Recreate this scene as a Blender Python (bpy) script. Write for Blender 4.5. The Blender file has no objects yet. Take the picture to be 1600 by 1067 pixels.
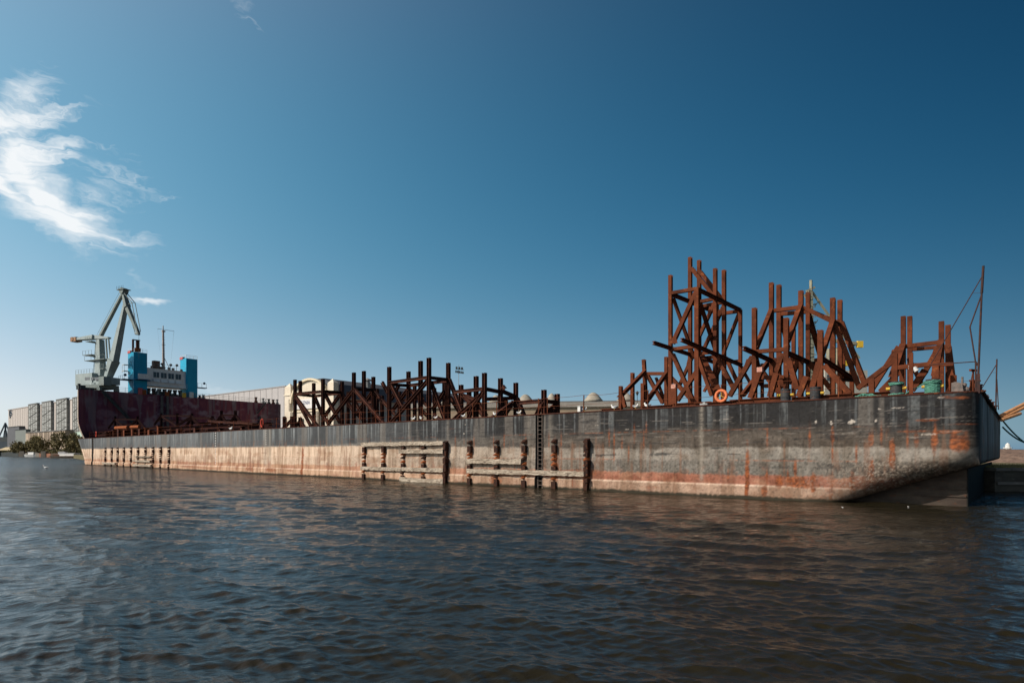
import bpy, bmesh, math, random
import numpy as np
from mathutils import Matrix, Vector
R = math.radians
random.seed(7)
S = bpy.context.scene
C = S.collection

# ------------------------------------------------------------ camera
CAMZ, FPX, HOR = 2.54, 924.0, 706.0
cd = bpy.data.cameras.new("camera"); cam = bpy.data.objects.new("camera", cd); C.objects.link(cam)
cam.location = (0, 0, CAMZ); cam.rotation_euler = (R(90), 0, 0)
cd.sensor_width = 36; cd.lens = 36 * FPX / 1600; cd.shift_y = (HOR - 533.5) / 1600
cd.clip_start = .1; cd.clip_end = 20000
S.camera = cam
# ------------------------------------------------------------ sun
SUN_EL = 33.0
SUN_AZ = math.atan2(-.937, -.350)
sd = Vector((math.sin(SUN_AZ) * math.cos(R(SUN_EL)), math.cos(SUN_AZ) * math.cos(R(SUN_EL)), math.sin(R(SUN_EL))))
sl = bpy.data.lights.new("sun", 'SUN'); sl.energy = 4.3; sl.angle = R(.5); sl.color = (1, .90, .78)
so = bpy.data.objects.new("sun", sl); C.objects.link(so)
so.rotation_euler = sd.to_track_quat('Z', 'Y').to_euler()
S.view_settings.view_transform = 'Standard'; S.view_settings.look = 'None'
S.view_settings.exposure = 0; S.view_settings.gamma = 1
# ------------------------------------------------------------ node helper
class NT:
    def __init__(s, tree): s.t = tree; s.n = tree.nodes; s.l = tree.links
    def new(s, typ, **kw):
        n = s.n.new(typ)
        for k, v in kw.items(): setattr(n, k, v)
        return n
    def put(s, sock, v):
        if hasattr(v, 'links') or isinstance(v, bpy.types.NodeSocket): s.l.new(v, sock)
        else: sock.default_value = v
    def m(s, op, a, b=0.0, c=0.0, clamp=False):
        n = s.new('ShaderNodeMath', operation=op); n.use_clamp = clamp
        for i, v in enumerate((a, b, c)): s.put(n.inputs[i], v)
        return n.outputs[0]
    def mix(s, f, a, b, mode='MIX'):
        n = s.new('ShaderNodeMix', data_type='RGBA', blend_type=mode)
        s.put(n.inputs[0], f)
        for i, v in ((6, a), (7, b)):
            if isinstance(v, tuple) and len(v) == 3: v = (*v, 1)
            s.put(n.inputs[i], v)
        return n.outputs[2]
    def noise(s, vec, scale, detail=4, rough=.55, dist=0.0):
        n = s.new('ShaderNodeTexNoise'); s.l.new(vec, n.inputs['Vector'])
        n.inputs['Scale'].default_value = scale; n.inputs['Detail'].default_value = detail
        n.inputs['Roughness'].default_value = rough; n.inputs['Distortion'].default_value = dist
        return n.outputs[0]
    def ramp(s, f, a, b):   # linear 0..1 between a and b
        n = s.new('ShaderNodeMapRange'); s.put(n.inputs[0], f); n.inputs[1].default_value = a; n.inputs[2].default_value = b
        n.clamp = True
        return n.outputs[0]
    def mapping(s, vec, loc=(0, 0, 0), rot=(0, 0, 0), sc=(1, 1, 1)):
        n = s.new('ShaderNodeMapping'); s.l.new(vec, n.inputs[0])
        n.inputs[1].default_value = loc; n.inputs[2].default_value = rot; n.inputs[3].default_value = sc
        return n.outputs[0]
    def comb(s, x, y, z):
        n = s.new('ShaderNodeCombineXYZ')
        for i, v in enumerate((x, y, z)): s.put(n.inputs[i], v)
        return n.outputs[0]
# ------------------------------------------------------------ world
W = bpy.data.worlds.new("World"); S.world = W; W.use_nodes = True
w = NT(W.node_tree); w.n.clear()
sky = w.new('ShaderNodeTexSky', sky_type='NISHITA'); sky.sun_disc = False
sky.sun_elevation = R(SUN_EL); sky.sun_rotation = SUN_AZ
sky.air_density = 1.0; sky.dust_density = .6; sky.ozone_density = 1.5
tc = w.new('ShaderNodeTexCoord'); sep = w.new('ShaderNodeSeparateXYZ'); w.l.new(tc.outputs['Generated'], sep.inputs[0])
X, Y, Z = sep.outputs
az = w.m('MULTIPLY', w.m('ARCTAN2', X, Y), 57.2958)
el = w.m('MULTIPLY', w.m('ARCSINE', Z), 57.2958)
# direction dependent tint of the daylight sky (polarised, deeper away from the sun and upwards)
ta = w.m('DIVIDE', w.m('MAXIMUM', w.m('MINIMUM', az, 50.0), -50.0), 45.0)
te = w.m('DIVIDE', w.m('MAXIMUM', w.m('MINIMUM', el, 37.0), 0.0), 35.0)
tx = w.m('EXPONENT', w.m('MULTIPLY', te, -35 / 4))
def poly(k):
    r = k[0]
    for kk, v in zip(k[1:], (ta, te, w.m('MULTIPLY', ta, te), w.m('MULTIPLY', te, te), w.m('MULTIPLY', ta, ta), tx, w.m('MULTIPLY', ta, tx))): r = w.m('MULTIPLY_ADD', v, kk, r)
    return w.m('EXPONENT', r)
K = [[0.4281, -0.918, -3.8452, -0.8938, 2.6404, -0.2275, -0.8847, 0.242], [-0.3006, -0.7009, 0.4032, -0.3143, -0.2132, -0.2346, 0.3424, 0.1668], [-0.3702, -0.5954, 0.7343, -0.1513, -0.4375, -0.2331, 1.0019, 0.1285]]
skyc = w.mix(1.0, sky.outputs[0], w.comb(poly(K[0]), poly(K[1]), poly(K[2])), 'MULTIPLY')
up = w.m('SUBTRACT', 1.0, w.m('MULTIPLY', w.ramp(el, 38, 75), .5))
skyc = w.mix(1.0, skyc, w.comb(up, up, up), 'MULTIPLY')
# cirrus
av = w.comb(az, el, 0.0)
warp = w.noise(w.mapping(av, sc=(.16, .34, 1)), 1.0, 4, .6)
warp2 = w.noise(w.mapping(av, loc=(9, 4, 0), sc=(.22, .2, 1)), 1.0, 4, .6)
el2 = w.m('ADD', el, w.m('MULTIPLY', w.m('SUBTRACT', warp, .5), 4.5)); az2 = w.m('ADD', az, w.m('MULTIPLY', w.m('SUBTRACT', warp2, .5), 3.5))
wv = w.comb(az2, el2, 0.0)
streak = w.noise(w.mapping(wv, rot=(0, 0, R(-10)), sc=(.20, 1.5, 1)), 1.0, 9, .60, 1.2)
feather = w.noise(w.mapping(wv, loc=(3, 8, 0), rot=(0, 0, R(24)), sc=(.22, 1.1, 1)), 1.0, 9, .62, 1.0)
soft = w.noise(w.mapping(wv, sc=(.45, .7, 1)), 1.0, 7, .62)
def blob(a0, e0, ang, w1, w2):
    c, s_ = math.cos(R(ang)), math.sin(R(ang))
    da = w.m('SUBTRACT', az2, a0); de = w.m('SUBTRACT', el2, e0)
    u = w.m('DIVIDE', w.m('ADD', w.m('MULTIPLY', da, c), w.m('MULTIPLY', de, s_)), w1)
    v = w.m('DIVIDE', w.m('SUBTRACT', w.m('MULTIPLY', de, c), w.m('MULTIPLY', da, s_)), w2)
    return w.m('EXPONENT', w.m('MULTIPLY', w.m('ADD', w.m('MULTIPLY', u, u), w.m('MULTIPLY', v, v)), -1.0))
def cloud(g, n, amp, lo, hi, k):
    return w.m('MULTIPLY', w.m('MULTIPLY', w.m('POWER', w.ramp(w.m('ADD', w.m('MULTIPLY', g, 1.0), w.m('MULTIPLY', w.m('SUBTRACT', n, .5), amp)), lo, hi), 1.2), w.ramp(g, .03, .35)), k)
mx_ = lambda a, b: w.m('MAXIMUM', a, b)
parts = [
    cloud(mx_(mx_(blob(-37.0, 17.3, -14, 3.5, 1.9), blob(-39.6, 20.6, -60, 3.0, 2.0)), mx_(blob(-38.4, 18.8, -55, 3.2, 1.6), blob(-41.5, 19.5, -35, 4.5, 1.3))), feather, 1.35, .18, .92, .97),
    cloud(mx_(blob(-40.5, 23.4, 16, 5.0, .9), blob(-38.4, 22.0, 12, 3.6, 1.2)), streak, 1.8, .40, 1.12, .9),
    cloud(blob(-39.5, 25.2, 40, 3.0, 1.4), feather, 1.7, .42, 1.15, .65),
    cloud(blob(-34.2, 20.6, 6, 4.6, 2.6), streak, 2.2, .68, 1.45, .45),
    cloud(blob(-33.3, 16.9, 0, 3.2, .8), streak, 2.0, .55, 1.4, .45),
    cloud(blob(-32.2, 13.6, -25, 2.6, .6), feather, 2.0, .7, 1.5, .35),
    cloud(blob(-31.7, 12.2, 6, 1.9, .32), soft, .9, .25, 1.0, .75),
    cloud(blob(-24.5, 34.5, -20, 2.4, 1.0), streak, 2.0, .65, 1.6, .35),
    cloud(blob(-25.8, 4.9, -20, 3.0, .9), soft, 1.6, .45, 1.2, .30),
    cloud(blob(-46.0, 28.0, 10, 9, 3), streak, 2.0, .8, 1.7, .22),
]
cl = parts[0]
for p in parts[1:]: cl = w.m('SUBTRACT', w.m('ADD', cl, p), w.m('MULTIPLY', cl, p))
fin = w.mix(w.m('MINIMUM', cl, 1.0), skyc, (9.2, 9.5, 9.7))
bg = w.new('ShaderNodeBackground'); w.l.new(fin, bg.inputs[0]); bg.inputs[1].default_value = .1
wo = w.new('ShaderNodeOutputWorld'); w.l.new(bg.outputs[0], wo.inputs[0])

# ------------------------------------------------------------ frames of reference
class Frame:
    """a place's own axes: x along it, y into it, z up"""
    def __init__(s, ox, oy, ang):
        s.o = (ox, oy); s.a = ang; s.ex = (math.cos(ang), math.sin(ang)); s.ey = (-s.ex[1], s.ex[0])
        s.M = Matrix.Translation((ox, oy, 0)) @ Matrix.Rotation(ang, 4, 'Z')
    def pt(s, px, py, v=0.0):
        r = (px - 800) / FPX
        x = (r * (s.o[1] + v * s.ey[1]) - s.o[0] - v * s.ey[0]) / (s.ex[0] - r * s.ex[1])
        d = s.o[1] + x * s.ex[1] + v * s.ey[1]
        return Vector((x, v, CAMZ + (HOR - py) / FPX * d))
    def x(s, px, v=0.0): return s.pt(px, 0, v).x
    def depth_v(s, x, px):   # v on the line of constant x seen at px
        r = (px - 800) / FPX
        return (r * (s.o[1] + x * s.ex[1]) - s.o[0] - x * s.ex[0]) / (s.ey[0] - r * s.ey[1])
BARGE = Frame(20.43, 25.86, math.atan2(-.6553, .7553))
DOCK = Frame(-102.7, 140.0, math.atan2(.805, .594))
HALL = Frame(-354.3, 416.0, math.atan2(-86, 110))
WORLD = Frame(0, 0, 0)

# ------------------------------------------------------------ materials
MATS = {}
def pmat(name, c1, c2, scale=2.0, rough=.75, bump=0.0, c3=None, stretch=(1, 1, 1), lo=.35, hi=.65, metal=0.0, spec=.12, bscale=None, c3lo=.58, c3hi=.7):
    if name in MATS: return MATS[name]
    mt = bpy.data.materials.new(name); mt.use_nodes = True; t = NT(mt.node_tree)
    b = t.n['Principled BSDF']; g = t.new('ShaderNodeTexCoord')
    vec = t.mapping(g.outputs['Object'], sc=stretch)
    f = t.ramp(t.noise(vec, scale, 6, .62), lo, hi)
    col = t.mix(f, c1, c2)
    if c3:
        f3 = t.ramp(t.noise(t.mapping(vec, loc=(7, 3, 5)), scale * 2.3, 6, .65), c3lo, c3hi)
        col = t.mix(f3, col, c3)
    t.l.new(col, b.inputs['Base Color'])
    b.inputs['Roughness'].default_value = rough; b.inputs['Metallic'].default_value = metal
    b.inputs['Specular IOR Level'].default_value = spec
    if bump:
        bn = t.new('ShaderNodeBump'); bn.inputs['Strength'].default_value = bump; bn.inputs['Distance'].default_value = .02
        t.l.new(t.noise(vec, bscale or scale * 6, 5, .6), bn.inputs['Height']); t.l.new(bn.outputs[0], b.inputs['Normal'])
    MATS[name] = mt; return mt
rust = pmat('rusty steel', (.148, .042, .018), (.062, .019, .009), 1.1, .85, .5, (.23, .072, .026))
rust_dark = pmat('dark rusty steel', (.085, .028, .017), (.035, .016, .013), 1.8, .85, .5, (.15, .05, .022))
rust_bright = pmat('orange rust', (.33, .10, .035), (.17, .05, .02), 4, .9, .6)
rust_deep = pmat('brown black iron', (.020, .014, .013), (.055, .024, .015), 5, .9, .6, (.3, .09, .03))
timber = pmat('weathered timber', (.52, .45, .36), (.25, .20, .15), 3, .9, .8, (.07, .05, .04), (.35, 3, 5), .38, .62, c3lo=.52, c3hi=.60)
black_paint = pmat('worn black paint', (.022, .023, .025), (.055, .055, .056), 3, .55, .2, (.11, .10, .09))
yellow = pmat('yellow paint', (.62, .42, .06), (.42, .26, .05), 6, .6)
ropeg = pmat('green rope', (.13, .34, .26), (.05, .16, .12), 30, .9, .8, (.25, .5, .4))
roped = pmat('dark green rope', (.03, .11, .10), (.02, .06, .055), 30, .9, .5)
orange = pmat('lifebuoy orange', (.75, .22, .09), (.55, .15, .07), 8, .7)
white = pmat('white paint', (.72, .72, .70), (.52, .52, .50), 2, .6)
galv = pmat('galvanised steel', (.34, .35, .35), (.22, .22, .21), 3, .6)
bird_w = pmat('white feathers', (.78, .78, .76), (.66, .66, .65), 20, .9)
bird_g = pmat('grey feathers', (.36, .38, .40), (.28, .30, .32), 20, .9)

# ------------------------------------------------------------ things and mesh builder
def tag(o, label=None, cat=None, group=None, kind=None):
    if label: o['label'] = label
    if cat: o['category'] = cat
    if group: o['group'] = group
    if kind: o['kind'] = kind
    return o
def thing(name, label, cat, frame, loc, group=None):
    o = bpy.data.objects.new(name, None); C.objects.link(o); o.empty_display_size = .3
    o.matrix_world = frame.M @ Matrix.Translation(loc)
    o['_m'] = 1; del o['_m']
    return tag(o, label, cat, group)
ABS = {}
class MB:
    def __init__(s, frame=WORLD): s.v = []; s.f = []; s.M = frame.M
    def add(s, vs, fs):
        n = len(s.v); s.v += [s.M @ Vector(v) for v in vs]; s.f += [tuple(n + i for i in f) for f in fs]; return s
    def box(s, a, b):
        x0, y0, z0 = a; x1, y1, z1 = b
        return s.add([(x0, y0, z0), (x1, y0, z0), (x1, y1, z0), (x0, y1, z0), (x0, y0, z1), (x1, y0, z1), (x1, y1, z1), (x0, y1, z1)],
                     [(0, 3, 2, 1), (4, 5, 6, 7), (0, 1, 5, 4), (1, 2, 6, 5), (2, 3, 7, 6), (3, 0, 4, 7)])
    def prof(s, p0, p1, pts, up):
        """extrude a 2d profile from p0 to p1; first profile axis lies along `up`"""
        p0 = Vector(p0); p1 = Vector(p1); d = (p1 - p0).normalized(); u = Vector(up)
        u = (u - d * u.dot(d)).normalized() if (u - d * u.dot(d)).length > 1e-4 else d.orthogonal().normalized()
        t = d.cross(u); n = len(pts)
        vs = [p0 + u * a + t * b for a, b in pts] + [p1 + u * a + t * b for a, b in pts]
        fs = [(i, (i + 1) % n, n + (i + 1) % n, n + i) for i in range(n)] + [tuple(range(n))[::-1], tuple(range(n, 2 * n))]
        return s.add(vs, fs)
    def bar(s, p0, p1, w_, h=None, up=(0, 0, 1)):
        h = h or w_; a, b = h / 2, w_ / 2
        return s.prof(p0, p1, [(-a, -b), (a, -b), (a, b), (-a, b)], up)
    def ibeam(s, p0, p1, w_=.3, h=.3, t=.035, up=(0, 0, 1)):
        a, b, k = h / 2, w_ / 2, t / 2
        return s.prof(p0, p1, [(-a, -b), (-a, b), (-a + t, b), (-a + t, k), (a - t, k), (a - t, b), (a, b), (a, -b), (a - t, -b), (a - t, -k), (-a + t, -k), (-a + t, -b)], up)
    def cyl(s, p0, p1, r0, r1=None, n=8):
        r1 = r0 if r1 is None else r1
        p0 = Vector(p0); p1 = Vector(p1); d = (p1 - p0).normalized(); u = d.orthogonal().normalized(); t = d.cross(u)
        c = [(math.cos(2 * math.pi * i / n), math.sin(2 * math.pi * i / n)) for i in range(n)]
        vs = [p0 + (u * a + t * b) * r0 for a, b in c] + [p1 + (u * a + t * b) * r1 for a, b in c]
        return s.add(vs, [(i, (i + 1) % n, n + (i + 1) % n, n + i) for i in range(n)] + [tuple(range(n))[::-1], tuple(range(n, 2 * n))])
    def tube(s, pts, r, n=6, closed=False):
        pts = [Vector(p) for p in pts]; m = len(pts); vs = []; u = None
        for i, p in enumerate(pts):
            d = (pts[(i + 1) % m] - pts[i - 1]) if closed else (pts[min(i + 1, m - 1)] - pts[max(i - 1, 0)])
            d.normalize()
            if u is None: u = d.orthogonal()
            u = (u - d * u.dot(d)).normalized(); t = d.cross(u)
            vs += [p + (u * math.cos(2 * math.pi * k / n) + t * math.sin(2 * math.pi * k / n)) * r for k in range(n)]
        fs = []
        for i in range(m if closed else m - 1):
            j = (i + 1) % m
            fs += [(i * n + k, i * n + (k + 1) % n, j * n + (k + 1) % n, j * n + k) for k in range(n)]
        if not closed: fs += [tuple(range(n))[::-1], tuple(range((m - 1) * n, m * n))]
        return s.add(vs, fs)
    def sphere(s, c, rx, ry=None, rz=None, n=10, m=7):
        ry = ry or rx; rz = rz or rx; vs = []; fs = []
        for j in range(m + 1):
            th = math.pi * j / m
            for i in range(n):
                ph = 2 * math.pi * i / n
                vs.append((c[0] + rx * math.sin(th) * math.cos(ph), c[1] + ry * math.sin(th) * math.sin(ph), c[2] - rz * math.cos(th)))
        for j in range(m):
            for i in range(n): fs.append((j * n + i, j * n + (i + 1) % n, (j + 1) * n + (i + 1) % n, (j + 1) * n + i))
        return s.add(vs, fs)
    def lathe(s, c, prof, n=16):
        vs = []; fs = []
        for r, z in prof:
            for i in range(n):
                a = 2 * math.pi * i / n; vs.append((c[0] + r * math.cos(a), c[1] + r * math.sin(a), c[2] + z))
        for j in range(len(prof) - 1):
            for i in range(n): fs.append((j * n + i, j * n + (i + 1) % n, (j + 1) * n + (i + 1) % n, (j + 1) * n + i))
        fs += [tuple(range(n))[::-1], tuple(range((len(prof) - 1) * n, len(prof) * n))]
        return s.add(vs, fs)
    def build(s, name, mat, parent=None, smooth=False, label=None):
        me = bpy.data.meshes.new(name)
        if parent is not None: inv = world_of(parent).inverted(); vs = [inv @ v for v in s.v]; 
        else:
            lo = s.v[0].copy() if s.v else Vector()
            cx = sum(v.x for v in s.v) / len(s.v); cy = sum(v.y for v in s.v) / len(s.v); cz = min(v.z for v in s.v)
            base = Vector((cx, cy, cz)); vs = [v - base for v in s.v]
        me.from_pydata([tuple(v) for v in vs], [], s.f); me.update()
        if smooth: me.polygons.foreach_set('use_smooth', [True] * len(me.polygons))
        o = bpy.data.objects.new(name, me); C.objects.link(o); me.materials.append(mat)
        if parent is not None: o.parent = parent
        else: o.location = base
        if label: o['label'] = label
        return o
def world_of(o):
    m = o.matrix_basis.copy()
    while o.parent: o = o.parent; m = o.matrix_basis @ m
    return m

# ------------------------------------------------------------ value noise (numpy)
def _h(i, j, s):
    n = (i.astype(np.int64) * 374761393 + j.astype(np.int64) * 668265263 + s * 974711) & 0xffffffff
    n = ((n ^ (n >> 13)) * 1274126177) & 0xffffffff
    return ((n ^ (n >> 16)) & 0xffff) / 65535.0
def vn(x, y, s=0):
    i = np.floor(x); j = np.floor(y); fx = x - i; fy = y - j
    fx = fx * fx * (3 - 2 * fx); fy = fy * fy * (3 - 2 * fy)
    a = _h(i, j, s); b = _h(i + 1, j, s); c = _h(i, j + 1, s); d = _h(i + 1, j + 1, s)
    return (a * (1 - fx) + b * fx) * (1 - fy) + (c * (1 - fx) + d * fx) * fy
def fbm(x, y, s=0, o=5, g=.55):
    r = 0; k = 1; t = 0
    for q in range(o): r = r + k * vn(x * 2 ** q, y * 2 ** q, s + q); t += k; k *= g
    return r / t
def sm(a, b, x): t = np.clip((x - a) / (b - a), 0, 1); return t * t * (3 - 2 * t)
def grid_mesh(name, P, mat, col=None, parent=None, smooth=True, wrap=False):
    """P: rows x cols x 3 in world (or the parent's) axes"""
    r, c, _ = P.shape
    me = bpy.data.meshes.new(name); me.vertices.add(r * c); me.vertices.foreach_set('co', P.reshape(-1).astype(np.float32))
    idx = np.arange(r * c).reshape(r, c)
    if wrap: idx = np.concatenate([idx, idx[:, :1]], 1)
    q = np.stack([idx[:-1, :-1], idx[:-1, 1:], idx[1:, 1:], idx[1:, :-1]], -1).reshape(-1, 4)
    me.loops.add(q.size); me.loops.foreach_set('vertex_index', q.reshape(-1).astype(np.int32))
    me.polygons.add(len(q)); me.polygons.foreach_set('loop_start', (np.arange(len(q)) * 4).astype(np.int32))
    me.polygons.foreach_set('use_smooth', np.full(len(q), smooth))
    me.update(calc_edges=True); me.validate()
    if col is not None:
        a = me.color_attributes.new('wear_light', 'FLOAT_COLOR', 'POINT')
        cc = np.ones((r * c, 4), np.float32); cc[:, :3] = col.reshape(-1, 3); a.data.foreach_set('color', cc.reshape(-1))
    o = bpy.data.objects.new(name, me); C.objects.link(o); me.materials.append(mat)
    if parent is not None: o.parent = parent
    return o
def wear_light_mat(name, rough=.6, gs=14, amt=.35, bump=.35):
    mt = bpy.data.materials.new(name); mt.use_nodes = True; t = NT(mt.node_tree); b = t.n['Principled BSDF']
    a = t.new('ShaderNodeAttribute', attribute_name='wear_light'); g = t.new('ShaderNodeTexCoord')
    n1 = t.noise(g.outputs['Object'], gs, 5, .7); n2 = t.noise(g.outputs['Object'], gs * 3.1, 4, .7)
    k = t.m('ADD', 1 - amt, t.m('MULTIPLY', t.m('ADD', n1, n2), amt))
    v = t.new('ShaderNodeVectorMath', operation='SCALE'); t.l.new(a.outputs['Color'], v.inputs[0]); t.l.new(k, v.inputs['Scale'])
    t.l.new(v.outputs[0], b.inputs['Base Color']); b.inputs['Roughness'].default_value = rough; b.inputs['Specular IOR Level'].default_value = .10
    bn = t.new('ShaderNodeBump'); bn.inputs['Strength'].default_value = bump; bn.inputs['Distance'].default_value = .02
    t.l.new(n1, bn.inputs['Height']); t.l.new(bn.outputs[0], b.inputs['Normal'])
    return mt

# ============================================================ WATER
def build_water():
    rs = [0.3, 1, 2, 3]; r = 4.0
    while r < 6000:
        rs.append(r); r *= 1.0036 if r < 11 else (1.0048 if r < 16 else 1.0062) if r < 16 else (1.0062 if r < 160 else (1.02 if r < 500 else 1.08))
    rs = np.array(rs); fine = np.linspace(R(-50), R(50), 1000)
    th = np.concatenate([fine, np.linspace(R(50), R(310), 90)[1:-1]])
    RR, TH = np.meshgrid(rs, th, indexing='ij')
    x = RR * np.sin(TH); y = RR * np.cos(TH); z = np.zeros_like(x)
    dr = np.gradient(rs)[:, None] * np.ones_like(x)
    rng = np.random.default_rng(5)
    wind = R(68)
    dx = np.zeros_like(x); dy = np.zeros_like(x)
    N = 150
    for i in range(N):
        lam = .10 * (3.4 / .10) ** ((i + rng.random()) / N)
        a = wind + rng.normal() * (.48 if lam < 1.0 else .34)
        k = 2 * math.pi / lam; st = .020 * (1.55 if lam < .45 else (1.05 if lam < .9 else (.8 if lam < 1.6 else .5)))
        A = st * lam / (2 * math.pi) * 1.15 * (.6 + .8 * rng.random())
        kx, ky = k * math.cos(a), k * math.sin(a); ph = rng.random() * 6.283
        att = np.clip((lam / dr - 2.6) / 2.4, 0, 1)
        arg = kx * x + ky * y + ph + 1.2 * np.sin(.21 * x - .17 * y + i)
        z += att * A * np.sin(arg); q = att * A * .7 * np.cos(arg)
        dx += q * math.cos(a); dy += q * math.sin(a)
    env = .70 + .6 * fbm(x * .13 + 50, y * .16 + 50, 3, 3)
    z *= env
    P = np.stack([x + dx, y + dy, z], -1)
    mt = bpy.data.materials.new('harbour water'); mt.use_nodes = True; t = NT(mt.node_tree); b = t.n['Principled BSDF']
    b.inputs['Base Color'].default_value = (.018, .0148, .0078, 1); b.inputs['IOR'].default_value = 1.33
    g = t.new('ShaderNodeNewGeometry'); ps = g.outputs['Position']
    sp = t.new('ShaderNodeSeparateXYZ'); t.l.new(ps, sp.inputs[0])
    dist = t.m('SQRT', t.m('ADD', t.m('MULTIPLY', sp.outputs[0], sp.outputs[0]), t.m('MULTIPLY', sp.outputs[1], sp.outputs[1])))
    far = t.ramp(dist, 12, 140)
    t.l.new(t.m('ADD', .03, t.m('MULTIPLY', far, .17)), b.inputs['Roughness'])
    mp = t.mapping(ps, rot=(0, 0, R(-22)), sc=(1, 1.0, 1))
    n1 = t.noise(t.mapping(mp, sc=(.5, 1.0, 1)), 2.2, 5, .62, .4); n2 = t.noise(t.mapping(mp, sc=(.6, 1.3, 1)), 6.5, 5, .62)
    h = t.m('ADD', t.m('MULTIPLY', n1, t.m('ADD', .026, t.m('MULTIPLY', t.ramp(dist, 10, 75), .50))), t.m('MULTIPLY', n2, .010))
    bn = t.new('ShaderNodeBump'); bn.inputs['Strength'].default_value = 1; bn.inputs['Distance'].default_value = 1.0
    t.l.new(h, bn.inputs['Height']); t.l.new(bn.outputs[0], b.inputs['Normal'])
    o = grid_mesh('water', P, mt, wrap=True)
    tag(o, kind='structure')
build_water()

# ============================================================ LAND
def prism(name, poly, z0, z1, mat):
    m = MB(); n = len(poly)
    m.add([(x, y, z0) for x, y in poly] + [(x, y, z1) for x, y in poly],
          [(i, (i + 1) % n, n + (i + 1) % n, n + i) for i in range(n)] + [tuple(range(n, 2 * n))])
    return m.build(name, mat)
grass = pmat('rough grass', (.09, .085, .035), (.16, .13, .08), .35, .95, .6, (.26, .22, .17))
concrete = pmat('quay concrete', (.20, .18, .15), (.11, .10, .09), .8, .9, .6, (.05, .045, .04), (1, 1, 3))
def bw(x, v): p = BARGE.M @ Vector((x, v, 0)); return (p.x, p.y)
qx = .45
poly = [(-2600, 900), (-640, 450), (-332, 370), (-279, 335), (-224.7, 290), (-192, 258), (-112, 158)]
poly += [(-108, 190), (-70, 196), (-38, 118.5), bw(-98, 32.2), bw(qx, 32.2), bw(qx, 16.9), (70, 38.4), (400, 46), (3500, 300), (3500, 5500), (-5500, 5500)]
prism('land', poly, -2, 1.42, grass)['kind'] = 'structure'

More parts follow.
